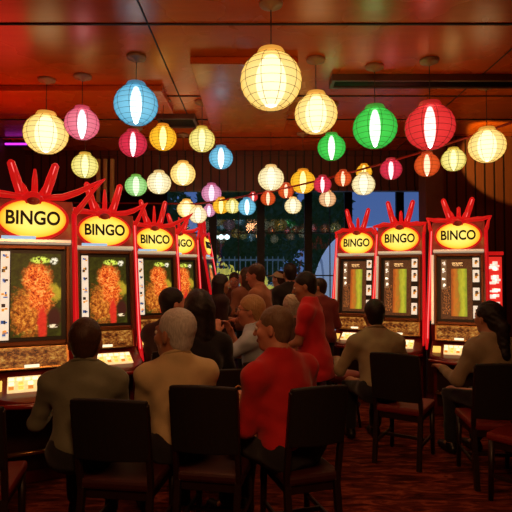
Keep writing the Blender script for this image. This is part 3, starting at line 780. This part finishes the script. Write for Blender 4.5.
def person(label,x,y,rz,top,shirt,skin='warm',hair='short',haircol='black',seated=True,lean=.15,roll=0,hyaw=0,hpitch=0,hroll=0,
           hands=((-.22,.40,.80),(.22,.40,.80)),hints=((-.35,-.5,-.8),(.35,-.5,-.8)),sleeve='long',trousers=(.02,.018,.02),seat=.46,h=.008,
           extras=(),group=None,bulk=1.0,woman=False,legs=True,curl=.55,collar=False,hem=None,kneespread=.13,step=0,hs=1.1):
    t=thing('person',label,'person',(x,y,0),rz,group)
    std_top=(seat+.10+.775) if seated else 1.72
    s=1.0
    if seated:
        pz=seat+.10; s=(top-pz)/((.633+.125*hs)*math.cos(lean*.6))
    else: s=top/1.72; pz=.93*s
    P=V(0,0,pz); Ux=rotm(V(1,0,0),-lean)@rotm(V(0,1,0),roll)
    U=Ux@V(0,0,1); Xs=Ux@V(1,0,0); Fw=Ux@V(0,1,0)
    j=lambda a,b,c:P+s*(Xs*a+Fw*b+U*c)
    sw=(.165 if woman else .185)*bulk**.5
    C=j(0,.0,.30); SL=j(-sw,-.01,.392); SR=j(sw,-.01,.392); N=j(0,-.015,.475)
    # head frame
    hu=nrm(rotm(V(1,0,0),-(lean*.35+hpitch))@rotm(V(0,1,0),hroll)@V(0,0,1)); 
    hf=rotm(V(0,0,1),hyaw)@V(0,1,0); hf=rotm(np.cross(hf,V(0,0,1)),-hpitch)@hf
    hf=nrm(hf); hr=nrm(np.cross(hf,hu)); hu=np.cross(hr,hf)
    HC=N+U*.068*s+hu*.090*s+hf*.02*s; s0=s; s=s*hs
    hp=lambda r,f,u:HC+s0*hs*(hr*r+hf*f+hu*u)
    HR=np.stack([hr,hf,hu],1)
    s=s0
    # limbs
    l1,l2=.285*s,.255*s
    arms=[]
    for k,(Sh,T,hn) in enumerate(((SL,hands[0],hints[0]),(SR,hands[1],hints[1]))):
        E,Wr=ik(Sh,np.array(T,float),l1,l2,np.array(hn,float)); arms.append((Sh,E,Wr))
    lg=[]
    for sx in (-1,1):
        Hp=P+s*V(sx*.09,0,-.01)
        if seated:
            K=V(sx*kneespread*s,.43*s,seat+.06); A=V(sx*(kneespread-.01)*s,.40*s+.06,.085)
        else:
            K=V(sx*.10*s,.03*s+sx*step*.5,.49*s); A=V(sx*.11*s,-.02*s+sx*step,.085*s)
        lg.append((Hp,K,A))
    b=bulk
    def torso(f,e,k=.05):
        Rm=np.stack([Xs,Fw,U],1)
        wz=.95 if woman else 1.0
        f.ell(j(0,-.01,.02),(s*.165*b*(1.03 if woman else 1)+e,s*.125*b+e,s*.13+e),Rm,k)
        f.ell(j(0,.005,.17),(s*.150*b*wz+e,s*.115*b+e,s*.17+e),Rm,k)
        f.ell(j(0,-.005,.32),(s*.165*b**.5*wz+e,s*.115*b**.5+e,s*.17+e),Rm,k)
        f.cap(SL,SR,s*.062+e,None,k)
        for Sh in (SL,SR): f.cap(N+U*.015*s,Sh*.82+N*.18+U*.006*s,s*.060+e*.7,s*.046+e*.7,k)
        if woman:
            for q in (-1,1): f.ell(j(q*.075,.095,.29),(s*.07+e*.6,)*3,None,.05)
    def legprims(f,e,endcut=0,k=.04):
        for Hp,K,A in lg:
            f.cap(Hp,K,s*.085*b**.7+e,s*.058+e,k); Ae=A+(K-A)*endcut
            f.cap(K,Ae,s*.057+e,s*.040+e,.03)
            if not endcut: pass
    sh=s*hs
    # --- body
    f=SDF(); torso(f,-.004)
    f.cap(N-U*.03*s,hp(0,-.015,-.06),sh*.060,sh*.053,.03)
    f.ell(hp(0,-.008,.025),(sh*.076,sh*.096,sh*.096),HR,.02)
    f.ell(hp(0,.030,-.035),(sh*.062,sh*.066,sh*.082),HR,.03)
    f.ell(hp(0,.062,-.092),(sh*.030,sh*.026,sh*.024),HR,.03)
    f.cap(hp(-.035,.086,.030),hp(.035,.086,.030),sh*.011,None,.02)
    f.cap(hp(0,.095,.018),hp(0,.116,-.024),sh*.008,sh*.0135,.014)
    f.ell(hp(0,.096,-.060),(sh*.024,sh*.010,sh*.011),HR,.010)
    for q in (-1,1):
        f.ell(hp(q*.048,.062,-.02),(sh*.024,sh*.022,sh*.022),HR,.025)
        f.ell(hp(q*.032,.108,.010),(sh*.016,sh*.014,sh*.011),HR,.010,'s')
        f.ell(hp(q*.079,-.008,-.006),(sh*.009,sh*.020,sh*.033),HR@rotm(V(0,0,1),q*.35),.008)
    for Sh,E,Wr in arms:
        f.cap(Sh,E,s*.050,s*.040,.04); f.cap(E,Wr,s*.040,s*.027,.02)
    for side,(Sh,E,Wr) in zip((-1,1),arms):
        d=nrm(Wr-E); n=V(0,0,-1)-d*np.dot(V(0,0,-1),d); n=nrm(n); lat=np.cross(d,n)*side   # lat: towards thumb side
        # palm down: thumb points inward
        lat=V(-side,0,0)-d*np.dot(V(-side,0,0),d); lat=nrm(lat-n*np.dot(lat,n))
        hpz=lambda a,c,e2:Wr+s*(d*a+lat*c+n*e2)
        f.cap(hpz(.0,0,0),hpz(.03,.0,0),s*.026,s*.028,.02)
        for c in (-.027,-.009,.009,.027): f.cap(hpz(.02,c*.7,0),hpz(.085,c,.002),s*.013,s*.0115,.012)
        for c,L in ((.029,.070),(.010,.080),(-.010,.074),(-.028,.058)):
            p=hpz(.088,c,.002); ang=.15+curl*.35; segs=(.46,.31,.23)
            for q,sg in enumerate(segs):
                dr=d*math.cos(ang)+n*math.sin(ang); p2=p+s*L*sg*dr
                f.cap(p,p2,s*(.0095-.001*q),s*(.009-.001*q),.006); p=p2; ang+=curl*(.75 if q==0 else .55)
        p=hpz(.025,.026,.006); p2=p+s*.040*nrm(d*.65+lat*.75+n*.25); f.cap(p,p2,s*.014,s*.011,.012)
        p3=p2+s*.032*nrm(d*.95+lat*.15+n*.35); f.cap(p2,p3,s*.0105,s*.009,.006)
    if legs:
        legprims(f,-.004)
        for Hp,K,A in lg:
            f.cap(A,A+V(0,.10*s,-.045*s),s*.036,s*.028,.02)
    me=f.mesh('body',h); body=link('body',me,[SK[skin],M['lip'],M['eyew'],M['eyed']],t)
    # lips take their own tint; eyes are set into the sockets of the same mesh
    bm=bmesh.new(); bm.from_mesh(me)
    for fc in bm.faces:
        c=np.array(fc.calc_center_median())-HC
        r_,f_,u_=c@hr/sh,c@hf/sh,c@hu/sh
        if abs(r_)<.024 and f_>.090 and -.070<u_<-.050: fc.material_index=1
    for q in (-1,1):
        for rad,off,mi in ((.0125,.088,2),(.0070,.0952,3)):
            r0=bmesh.ops.create_icosphere(bm,subdivisions=2,radius=rad*sh,matrix=Matrix.Translation(hp(q*.032,off,.010)))
            for v_ in r0['verts']:
                for fc in v_.link_faces: fc.material_index=mi; fc.smooth=True
    bm.to_mesh(me); bm.free()
    # --- shirt
    f=SDF(); torso(f,.013)
    for Sh,E,Wr in arms:
        f.cap(Sh,E if sleeve=='long' else Sh+(E-Sh)*.66,s*.062,s*(.052 if sleeve=='long' else .058),.05)
        if sleeve=='long': f.cap(E,E+(Wr-E)*.93,s*.052,s*.037,.03)
    if sleeve=='short':
        pass
    Rm=np.stack([Xs,Fw,U],1)
    if not seated:
        f.ell(j(0,-.005,-.07),(s*.178*b+.022,s*.138*b+.022,s*.14),Rm,.05)
        if hem is not None and hem<-.15: f.ell(j(0,-.005,-.20),(s*.185*b+.022,s*.145*b+.022,s*.20),Rm,.05)
    f.wrinkle(.0042*s,32,x*7+y*3)
    f.cap(N+U*.045*s,N+U*.20*s,s*.066,s*.10,.008,'s')
    hemz=(-.10 if seated else -.13) if hem is None else hem
    f.cut(j(0,0,hemz),-U)
    me=f.mesh('shirt',h*1.15); link('shirt',me,fab(shirt),t)
    if collar:
        cl=MB(); pts=[]
        for k in range(20):
            a=2*PI*k/20; pts.append(N+U*(.036+.022*(-math.sin(a)))*s+Xs*.070*s*math.cos(a)+Fw*(.068*math.sin(a)+.004)*s)
        cl.tube([Vector(p) for p in pts],.024*s,8,closed=True,flat=.55); cl.build('collar',fab(shirt),t)
    # --- trousers and shoes
    if legs:
        f=SDF(); 
        q_=1.0 if seated else .86; f.ell(j(0,-.01,.0),((s*.172*b+.004)*q_,(s*.132*b+.004)*q_,s*.14),Rm,.05); legprims(f,.016 if seated else .005,.12,.05); f.wrinkle(.003,30,y)
        f.cut(j(0,0,.07),U)
        link('trousers',f.mesh('trousers',h*1.5),fab(trousers),t)
        for Hp,K,A in lg:
            f=SDF(); ft=A.copy()
            f.cap(V(ft[0],ft[1]-.03*s,.045),V(ft[0],ft[1]+.15*s,.036),s*.042,s*.038,.02); f.cap(A,V(ft[0],ft[1],.05),s*.043,s*.045,.02)
            f.cut(V(0,0,.005),V(0,0,-1)); link('shoe',f.mesh('shoe',h*1.4),M['shoe'],t)
    # --- hair
    f=SDF(); g_=.010
    if hair!='bald':
        if hair in('short','curly','crop','receding'): f.ell(hp(0,-.019,.043),(sh*.083,sh*.099,sh*(.097 if hair!='crop' else .092)),HR,.0)
        else: f.ell(hp(0,-.014,.030),(sh*(.078+g_),sh*(.096+g_),sh*(.094+g_)),HR,.0)
        if hair in('short','curly','crop','receding'):
            f.ell(hp(0,-.041,-.030),(sh*.059,sh*.058,sh*.060),HR,.03)
        a=(.002 if hair in('long','verylong') else .0025)*sh if hair!='curly' else .011*sh
        f.wrinkle(a*.45,95 if hair!='curly' else 120,x)
        # hairline plane: low at the nape, high at the brow
        c0,sl={'receding':(.012,.95),'crop':(-.045,.70),'curly':(-.05,.75)}.get(hair,(-.040,.70) if hair=='short' else (-.004,.72))
        nn=-(hu-hf*sl); ln=np.linalg.norm(nn); f.cut(hp(0,0,c0),nn/ln)
        if hair in('long','verylong'):
            Lh=.34 if hair=='long' else .42
            back=-hf
            def strand(r0,f0,u0,dz,ra,rb,kk=.035):
                p=hp(r0,f0,u0); q=p+sh*(np.array([0,0,-dz])+U*0)+back*.02*sh+hr*r0*.25*sh
                f.cap(p,q,s*ra,s*rb,kk)
            strand(0,-.060,.0,Lh,.070,.045); strand(-.045,-.045,.0,Lh,.055,.04); strand(.045,-.045,.0,Lh,.055,.04)
            strand(-.07,-.01,-.01,Lh*.8,.030,.028); strand(.07,-.01,-.01,Lh*.8,.030,.028)
            f.wrinkle(.0016*sh,70,x+1)
        if hair=='ponytail':
            p0=hp(0,-.085,-.01); p1=hp(.0,-.125,-.05); p2=p1+V(0,-.01,-.20)*sh
            f.cap(p0,p1,sh*.042,sh*.040,.03); f.cap(p1,p2,sh*.046,sh*.038,.03); f.cap(p2,p2+V(0,.0,-.07)*sh,sh*.038,sh*.018,.03)
            f.ell(hp(0,-.06,-.04),(sh*.06,sh*.05,sh*.06),HR,.03)
            f.wrinkle(.003*sh,80,x+2)
        if hair=='bun':
            f.ell(hp(0,-.055,-.035),(sh*.060,sh*.055,sh*.06),HR,.03)
            f.ell(hp(0,-.125,-.045),(sh*.036,sh*.036,sh*.038),HR,.012)
        link('hair',f.mesh('hair',min(h,.0075)),HM[haircol],t)
    if 'glasses' in extras:
        mb=MB()
        for q in (-1,1):
            mb.tube([Vector(hp(q*.033+.023*math.cos(a),.112,.008+.018*math.sin(a))) for a in [2*PI*k/16 for k in range(16)]],.0022*sh,6,closed=True)
            mb.tube([Vector(hp(q*.056,.110,.012)),Vector(hp(q*.080,.06,.014)),Vector(hp(q*.085,-.01,.010))],.0022*sh,6)
        mb.tube([Vector(hp(-.010,.113,.010)),Vector(hp(.010,.113,.010))],.002*sh,6); mb.build('glasses',M['dark_metal'],t)
    if 'cap' in extras:
        f=SDF(); f.ell(hp(0,-.008,.045),(sh*.092,sh*.112,sh*.090),HR,.0); f.cut(hp(0,0,.045),-(hu*.96-hf*.25)); 
        f.ell(hp(0,.115,.058),(sh*.070,sh*.070,sh*.010),HR@rotm(V(1,0,0),-.15),.012)
        link('cap',f.mesh('cap',.008),fab((.62,.45,.28)),t)
    if 'strap' in extras:
        pts=[j(.10,-.115,.44),j(.05,-.150,.34),j(-.04,-.150,.20),j(-.13,-.12,.06)]
        MB().tube([Vector(p) for p in pts],.022*s,8,flat=.35).build('shoulder_strap',fab((.02,.01,.01)),t)
    if 'belt' in extras:
        pass
    return t

# ------------------------------------------------------------------ chairs
def make_chair(name,label,x,y,rz,w=.44,bh=.95,group=None,dpt=.44,seatcol='redseat',pad=True,backlow=.58):
    t=thing(name,label,'chair',(x,y,0),rz,group)       # the sitter faces +Y; the back is at -Y
    ch=MB(); ch.box((0,.0,.435),(w,dpt,.055)); o=ch.build('seat',M[seatcol],t,.018)
    fr=MB()
    for s in (-1,1): fr.bar((s*(w/2-.03),-dpt/2+.03,.385),(s*(w/2-.03),dpt/2-.03,.385),.022,.055)
    for s in (-1,1): fr.bar((-w/2+.04,s*(dpt/2-.03),.385),(w/2-.04,s*(dpt/2-.03),.385),.022,.055)
    fr.build('seat_frame',M['chairwood'],t,.004)
    for s in (-1,1):
        MB().tube([(s*(w/2-.028),dpt/2-.03,.41),(s*(w/2-.024),dpt/2-.02,0)],[.024,.017],8).build('leg',M['chairwood'],t)
        MB().bar((s*(w/2-.022),-dpt/2-.045,0),(s*(w/2-.022),-dpt/2+.02,.42),.036,.040).build('leg',M['chairwood'],t,.005)
        MB().bar((s*(w/2-.016),-dpt/2+.018,.41),(s*(w/2-.016),-dpt/2-.075,bh-.02),.030,.036).build('back_post',M['chairwood'],t,.006)
    bk=MB(); n=8; vs=[];fs=[]
    def by(z): return -dpt/2+.018-(z-.41)/(bh-.43)*.093
    for zz in (backlow,bh):
        for side in (0,1):
            for k in range(n+1):
                xx=-w/2+.006+(w-.012)*k/n; cv=-.028*(1-(2*k/n-1)**2)
                vs.append((xx,by(zz)+cv+(.018 if side else -.022),zz+(.012*(1-(2*k/n-1)**2) if zz==bh else 0)))
    m=n+1
    for k in range(n):
        fs+= [(k,k+1,2*m+k+1,2*m+k),(m+k+1,m+k,3*m+k,3*m+k+1),(2*m+k,2*m+k+1,3*m+k+1,3*m+k),(m+k,m+k+1,k+1,k)]
    fs+=[(0,2*m,3*m,m),(n,m+n,3*m+n,2*m+n)]
    bk.add(vs,fs); bk.build('backrest',M['chairback'],t,.010)
    st=MB()
    for s in (-1,1): st.bar((s*(w/2-.025),-dpt/2-.02,.17),(s*(w/2-.025),dpt/2-.025,.17),.018,.026)
    st.bar((-w/2+.03,0,.17),(w/2-.03,0,.17),.018,.026); st.build('stretcher',M['chairwood'],t,.003)
    return t
# ------------------------------------------------------------------ the players and their chairs
def px(p,d): return (p-256)*d/F
olive=(.17,.175,.115); beige=(.56,.44,.23); red=(.50,.018,.020); redp=(.62,.020,.030); blue=(.42,.50,.58); tan=(.33,.27,.155); black=(.012,.010,.011); brown=(.14,.05,.03)
# near row
person('dark-haired man in olive grey shirt seated with his back turned before the second machine',px(86,2.95),2.90,R(8),1.275,olive,'tan','short','brown',lean=.20,hands=((-.22,.36,.72),(.12,.38,.74)),hints=((-.45,-.5,-.8),(.45,-.5,-.8)),h=.008,collar=True,bulk=1.08,hs=1.2)
make_chair('chair','dark chair with wide padded back right behind the man in the olive shirt',px(122,2.70),2.92,R(-8),.42,.90,'dark padded chairs',seatcol='shadeseat')
person('grey-haired man in beige shirt seated between the olive shirt and the red sweater',px(179,3.0),3.04,R(22),1.325,beige,'tan','crop','grey',lean=.16,hyaw=R(34),hands=((-.08,.38,.72),(.12,.38,.70)),hints=((-.5,-.5,-.8),(.5,-.5,-.8)),h=.008,collar=True,bulk=1.0,hs=1.28)
make_chair('chair','dark padded chair behind the grey-haired man in the beige shirt',px(214,2.78),3.02,R(-10),.38,.945,'dark padded chairs',backlow=.58,seatcol='shadeseat')
person('heavy seated man in red sweater with short greying brown hair',px(291,3.0),2.98,R(44),1.345,red,'pink','crop','saltbrown',lean=.22,hyaw=R(24),hpitch=.06,kneespread=.08,hands=((-.08,.34,.76),(.16,.34,.70)),hints=((-.5,-.5,-.8),(.5,-.5,-.8)),h=.008,bulk=1.2,hs=1.02)
make_chair('chair','dark wooden chair with open gap under its back, behind the man in the red sweater',px(300,2.80),3.0,R(18),.335,.945,'dark padded chairs',backlow=.63,seatcol='shadeseat')
make_chair('chair','empty dark chair cut by the picture edge in front of the first machine',px(-22,2.75),2.75,R(12),.44,.90,'dark padded chairs')
# middle
person('woman in black with long straight dark hair seated beyond the grey-haired man',px(201,3.85),3.85,R(25),1.415,black,'warm','verylong','black',lean=.10,hands=((-.20,.34,.76),(.24,.38,.80)),h=.010,woman=True)
make_chair('chair','dark chair of the long-haired woman in black',px(206,3.8),3.78,R(20),.42,.88,'dark padded chairs')
person('dark-haired man half hidden beside the woman in black, cheek lit red',px(171,4.7),4.7,R(-8),1.395,(.05,.018,.014),'pink','short','black',lean=.05,hyaw=R(-52),kneespread=.08,hands=((-.06,.30,.72),(.12,.30,.72)),h=.010)
make_chair('chair','dark chair of the half hidden dark-haired man',px(176,4.7),4.66,R(12),.42,.88,'dark padded chairs')
person('sandy-haired woman with glasses and pale blue shirt seated in profile, arms forward',px(261,4.55),4.55,R(74),1.345,blue,'pink','bun','blond',lean=.16,hyaw=R(6),hands=((-.13,.36,1.02),(.13,.33,1.00)),hints=((-.5,-.2,-.9),(.5,-.2,-.9)),h=.009,sleeve='short',extras=('glasses',),collar=True)
make_chair('chair','dark low chair under the woman in the pale blue shirt',px(250,4.5),4.50,R(22),.36,.82,'dark padded chairs')
person('standing dark-haired man in bright red polo shirt, side-on to the room',px(313,4.55),4.55,R(72),1.565,redp,'tan','short','black',seated=False,lean=.10,hyaw=R(8),hpitch=.22,hands=((-.13,.30,.86),(.15,.24,.80)),hints=((-.3,-.9,-.4),(.3,-.9,-.4)),h=.009,sleeve='short',bulk=1.05,hem=-.26)
person('dark-haired man in tan shirt seated with his back turned at the machines by the windows',px(378,4.4),4.4,R(6),1.305,tan,'tan','short','black',lean=.20,hands=((-.26,.38,.74),(.26,.38,.74)),hints=((-.45,-.5,-.8),(.45,-.5,-.8)),h=.010,collar=True)
make_chair('chair','dark chair with red seat turned sideways behind the man in the tan shirt',px(407,4.25),4.34,R(-32),.40,.90,'dark chairs with red seats',backlow=.52)
person('woman in tan shirt with long dark ponytail seated at the slatted wall machine',px(497,4.0),4.02,R(12),1.315,(.32,.25,.15),'warm','ponytail','black',lean=.16,hyaw=R(10),hands=((-.24,.38,.74),(.24,.38,.74)),h=.010,woman=True,bulk=1.05)
make_chair('chair','dark chair behind the woman with the ponytail',px(495,3.82),3.92,R(-6),.42,.90,'dark padded chairs',backlow=.50)
make_chair('chair','empty chair with red seat at the very edge below the ponytail woman',px(534,3.45),3.5,R(40),.44,.86,'dark chairs with red seats')
# red topped stool at the machine next to the windows
p=Vector((px(343,5.3),5.3,0))
t=thing('stool','round stool with red padded top standing beside the man in the tan shirt','stool',(p.x,p.y,0))
MB().lathe([(.17,.44),(.185,.455),(.185,.50),(.17,.52),(.05,.53)],24).build('seat',M['redseat'],t)
for k in range(4):
    a=PI/4+k*PI/2; MB().tube([(.12*math.cos(a),.12*math.sin(a),.445),(.20*math.cos(a),.20*math.sin(a),0)],.014,8).build('leg',M['dark_metal'],t)
MB().tube([(.165*math.cos(2*PI*k/24),.165*math.sin(2*PI*k/24),.20) for k in range(24)],.009,6,closed=True).build('foot_ring',M['dark_metal'],t)
# gold speckled bag
g=G('gold_sequin'); a=g.voro(g.coord('Object'),60)
M['sequin']=g.pbr(g.ramp(a,[(.1,(.08,.03,.01)),(.4,(.45,.24,.07)),(.7,(.75,.50,.22))]),.35,.3,g.bump(a,.5,.01))
p=at(238,404,3.12)
t=thing('handbag','gold speckled handbag held on the lap of the man in the red sweater','bag',(p.x,p.y,p.z-.10),R(30))
f=SDF(); f.ell((0,0,.075),(.075,.035,.085),None,.02); f.ell((0,0,.03),(.085,.045,.05),None,.03); f.wrinkle(.004,60,1)
link('pouch',f.mesh('pouch',.007),M['sequin'],t)
MB().tube([(-.05,0,.13),(-.035,0,.19),(0,0,.21),(.035,0,.19),(.05,0,.13)],.006,6).build('handle',M['brass'],t)

# crowd by the windows
cr='people standing by the windows'
dn=dict(seated=False,h=.012)
person('woman with long dark hair and dark clothes standing by the first window mullion',px(215,6.35),6.35,R(-60),1.545,(.03,.014,.012),'warm','verylong','black',woman=True,hyaw=R(-10),hpitch=.1,hands=((-.12,.25,.95),(.12,.25,.95)),group=cr,**dn)
person('ruddy-faced person in brown red top facing the room beside the long dark haired woman',px(236,7.7),7.7,R(165),1.56,brown,'pink','short','brown',hyaw=R(10),hpitch=.12,hands=((-.15,.25,1.0),(.15,.25,1.0)),group=cr,**dn)
person('brown-haired person with dark shoulder strap across a rust top standing by the window',px(249,6.9),6.95,R(20),1.635,(.24,.085,.045),'pink','long','brown',woman=True,hyaw=R(35),hands=((-.2,.2,.9),(.2,.2,.9)),extras=('strap',),group=cr,**dn)
person('tall dark-haired person in orange tan top looking down, among the window crowd',px(264,5.9),5.9,R(70),1.665,(.30,.12,.06),'pink','short','brown',hpitch=.2,hands=((-.15,.28,1.0),(.15,.28,.98)),sleeve='long',group=cr,**dn)
person('person in pale brimmed cap and dark red top standing in the window crowd',px(282,7.7),7.7,R(30),1.58,(.30,.10,.06),'warm','short','brown',hyaw=R(20),hands=((-.15,.28,1.0),(.15,.28,.98)),extras=('cap',),group=cr,**dn)
person('dark-haired person in black top directly behind the man in the red polo',px(292,6.7),6.7,R(15),1.68,black,'tan','short','black',hands=((-.2,.2,.9),(.2,.2,.9)),group=cr,**dn)
person('person with curly pale grey hair seated low between the red sweater and red polo men',px(290,5.35),5.4,R(-20),1.30,(.10,.05,.04),'warm','curly','palegrey',h=.010)
make_chair('chair','dark chair of the curly grey-haired person',px(290,5.35),5.35,R(-20),.42,.86,'dark padded chairs')
person('dim person in maroon shirt standing behind the red polo man next to the window machines',px(322,6.2),6.2,R(15),1.49,(.18,.03,.025),'tan','short','black',hpitch=.1,hyaw=R(60),hands=((-.12,.22,.9),(.12,.22,.9)),group=cr,**dn)
# ------------------------------------------------------------------ dusk outside the windows
g=G('grass_ground'); n=g.noise(g.coord('Object'),6,4)
M['ground']=g.pbr(g.mix(n,(.03,.05,.015),(.09,.10,.03)),.9)
o=MB().box((1.5,22,-.06),(46,25,.1)).build('ground_outside',M['ground']); o['kind']='structure'
g=G('foliage'); n=g.noise(g.coord('Object'),3,3)
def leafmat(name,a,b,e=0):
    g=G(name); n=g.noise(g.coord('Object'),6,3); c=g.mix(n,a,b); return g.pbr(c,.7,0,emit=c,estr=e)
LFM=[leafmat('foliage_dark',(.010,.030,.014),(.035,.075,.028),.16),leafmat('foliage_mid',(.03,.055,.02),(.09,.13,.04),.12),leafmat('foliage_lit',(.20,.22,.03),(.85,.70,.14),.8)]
M['bark']=simple('bark',(.05,.03,.02),.9,0,20,.4,.5)
def leaves(c,r,n,sz,mat,name,parent,seed):
    rg=np.random.default_rng(seed); mb=MB()
    for _ in range(n):
        d=rg.normal(size=3); d/=np.linalg.norm(d); q=d*(rg.random()**.35)*np.array(r)*(1+.22*math.sin(5*d[0]+seed)*math.cos(4*d[2]+seed))+np.array(c)
        a=nrm(rg.normal(size=3)); b=nrm(np.cross(a,rg.normal(size=3))); l=sz*(.6+.8*rg.random())
        mb.add([q-a*l,q+b*l*.45,q+a*l,q-b*l*.45],[(0,1,2,3)])
    return mb.build(name,mat,parent,recalc=False)
def tree(x,y,h,r,label,m,seed,n=1500):
    t=thing('tree',label,'tree',(x,y,0),0,'trees beyond the windows')
    MB().tube([(0,0,0),(.05,0,h*.35),(-.04,.05,h*.7)],[.14,.11,.05],8).tube([(.03,0,h*.3),(r*.5,.1,h*.6)],[.06,.02],6).tube([(.0,0,h*.35),(-r*.5,-.1,h*.65)],[.06,.02],6).build('trunk',M['bark'],t)
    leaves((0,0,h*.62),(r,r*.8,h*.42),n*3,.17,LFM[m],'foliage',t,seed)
tree(-3.4,14.5,4.2,1.5,'dark leafy tree beyond the window behind the end of the machine row',0,1)
tree(-.2,17.6,5.2,1.8,'broad dark green tree beyond the middle of the windows',0,2,2200)
tree(2.75,20.0,5.3,1.1,'dark tree standing behind the pale tent',0,3,1500)
tree(6.0,14.4,2.6,.42,'slim dark tree rising beside the pale tent before blue sky',0,4,700)
tree(7.4,19.0,2.7,1.2,'low dark tree under blue sky behind the window machines',0,5,900)
def bush(x,y,w,hh,label,m,seed):
    t=thing('bush',label,'bush',(x,y,0),0,'bushes beyond the windows')
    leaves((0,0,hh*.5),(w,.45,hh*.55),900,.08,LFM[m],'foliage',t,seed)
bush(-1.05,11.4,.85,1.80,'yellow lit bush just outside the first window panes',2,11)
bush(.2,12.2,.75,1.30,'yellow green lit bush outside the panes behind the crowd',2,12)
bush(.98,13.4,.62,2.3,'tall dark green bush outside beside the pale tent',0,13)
# railing fence
t=thing('railing_fence','pale bluish upright railing fence outside behind the lit bushes','fence',(-.55,13.2,0))
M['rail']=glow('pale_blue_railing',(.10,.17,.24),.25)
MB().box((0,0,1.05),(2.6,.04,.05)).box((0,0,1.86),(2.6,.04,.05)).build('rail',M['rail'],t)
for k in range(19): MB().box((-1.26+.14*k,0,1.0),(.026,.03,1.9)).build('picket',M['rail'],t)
# pale tent
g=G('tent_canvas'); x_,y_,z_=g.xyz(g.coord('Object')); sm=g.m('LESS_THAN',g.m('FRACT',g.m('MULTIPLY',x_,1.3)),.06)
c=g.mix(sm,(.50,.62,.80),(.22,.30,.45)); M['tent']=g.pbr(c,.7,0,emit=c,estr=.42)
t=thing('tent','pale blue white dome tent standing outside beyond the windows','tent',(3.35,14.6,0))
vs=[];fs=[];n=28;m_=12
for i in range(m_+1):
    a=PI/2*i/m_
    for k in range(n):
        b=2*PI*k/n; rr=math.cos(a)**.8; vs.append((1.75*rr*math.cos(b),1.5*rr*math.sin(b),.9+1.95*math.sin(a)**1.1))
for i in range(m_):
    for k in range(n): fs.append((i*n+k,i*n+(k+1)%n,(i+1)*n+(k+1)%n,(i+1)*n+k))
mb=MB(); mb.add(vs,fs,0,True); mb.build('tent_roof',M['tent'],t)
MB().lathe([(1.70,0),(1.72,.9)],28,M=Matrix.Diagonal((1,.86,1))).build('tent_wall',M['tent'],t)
# garden lamp with three globes
t=thing('garden_lamp','white garden lamp globes shining through the tree beyond the first panes','lamp',(-.95,13.9,0))
MB().tube([(0,0,0),(0,0,2.4)],.03,8).tube([(-.16,0,2.42),(.16,0,2.42)],.018,6).build('post',M['dark_metal'],t)
for x_ in (-.16,0,.16): MB().lathe([(.001,-.075),(.06,-.045),(.075,0),(.06,.045),(.001,.075)],14,(x_,0,2.5)).build('globe',glow('lamp_globe',(.8,1,.9),2.2) if 'globe' not in M else M['globe'],t)

# ------------------------------------------------------------------ light, sky, camera
w=bpy.data.worlds.new('dusk_sky'); S.world=w; w.use_nodes=True; nt=w.node_tree; nt.nodes.clear()
o=nt.nodes.new('ShaderNodeOutputWorld'); bg=nt.nodes.new('ShaderNodeBackground'); tc=nt.nodes.new('ShaderNodeTexCoord'); sx=nt.nodes.new('ShaderNodeSeparateXYZ'); rp=nt.nodes.new('ShaderNodeValToRGB')
nt.links.new(tc.outputs['Generated'],sx.inputs[0]); nt.links.new(sx.outputs[2],rp.inputs[0]); nt.links.new(rp.outputs[0],bg.inputs[0]); nt.links.new(bg.outputs[0],o.inputs[0])
cr_=rp.color_ramp; cr_.elements[0].position=0; cr_.elements[0].color=(.10,.17,.38,1); cr_.elements[1].position=.35; cr_.elements[1].color=(.05,.11,.34,1)
bg.inputs[1].default_value=1.0

def lamp(name,typ,loc,col,e,size=.3,rot=None,**kw):
    L=bpy.data.lights.new(name,typ); L.color=col; L.energy=e
    if typ=='AREA': L.size=size
    elif typ!='SUN': L.shadow_soft_size=size
    for k,v in kw.items(): setattr(L,k,v)
    o=bpy.data.objects.new(name,L); COL.objects.link(o); o.location=loc
    if rot: o.rotation_euler=rot
    return o
lamp('wall_patch_fill','SPOT',(2.0,5.55,3.05),(1,.72,.14),200,.02,Vector((.766,.643,.0)).to_track_quat('-Z','Y').to_euler(),spot_size=R(40),spot_blend=.2)  # unseen spot added to make the lit patch on the slatted wall
lamp('machine_row_glow','POINT',(-2.5,5.0,2.7),(1,.05,.03),9,.3)
lamp('backs_fill','SPOT',(.0,.2,3.2),(1,.42,.16),150,.35,Vector((0,3.2,-1.9)).to_track_quat('-Z','Y').to_euler(),spot_size=R(90),spot_blend=.6)  # added spot above the camera, fills the sitters' backs with warm light
lamp('people_fill','SPOT',(-.2,3.7,3.3),(1,.45,.18),45,.3,(0,0,0),spot_size=R(110),spot_blend=.9)  # unseen fill spot added over the near players to brighten them
lamp('people_fill','SPOT',(.2,6.0,2.9),(1,.42,.16),42,.3,(0,0,0),spot_size=R(100),spot_blend=.8)  # second added fill, no fixture, brightens the window crowd

cam=bpy.data.cameras.new('camera'); cam.sensor_width=36; cam.lens=36; cam.clip_start=.05; cam.clip_end=200
co=bpy.data.objects.new('camera',cam); COL.objects.link(co); co.location=(0,0,CAMZ); co.rotation_euler=(R(90)+TILT,0,0)
S.camera=co
S.view_settings.view_transform='Standard'; S.view_settings.look='None'; S.view_settings.exposure=0; S.view_settings.gamma=1
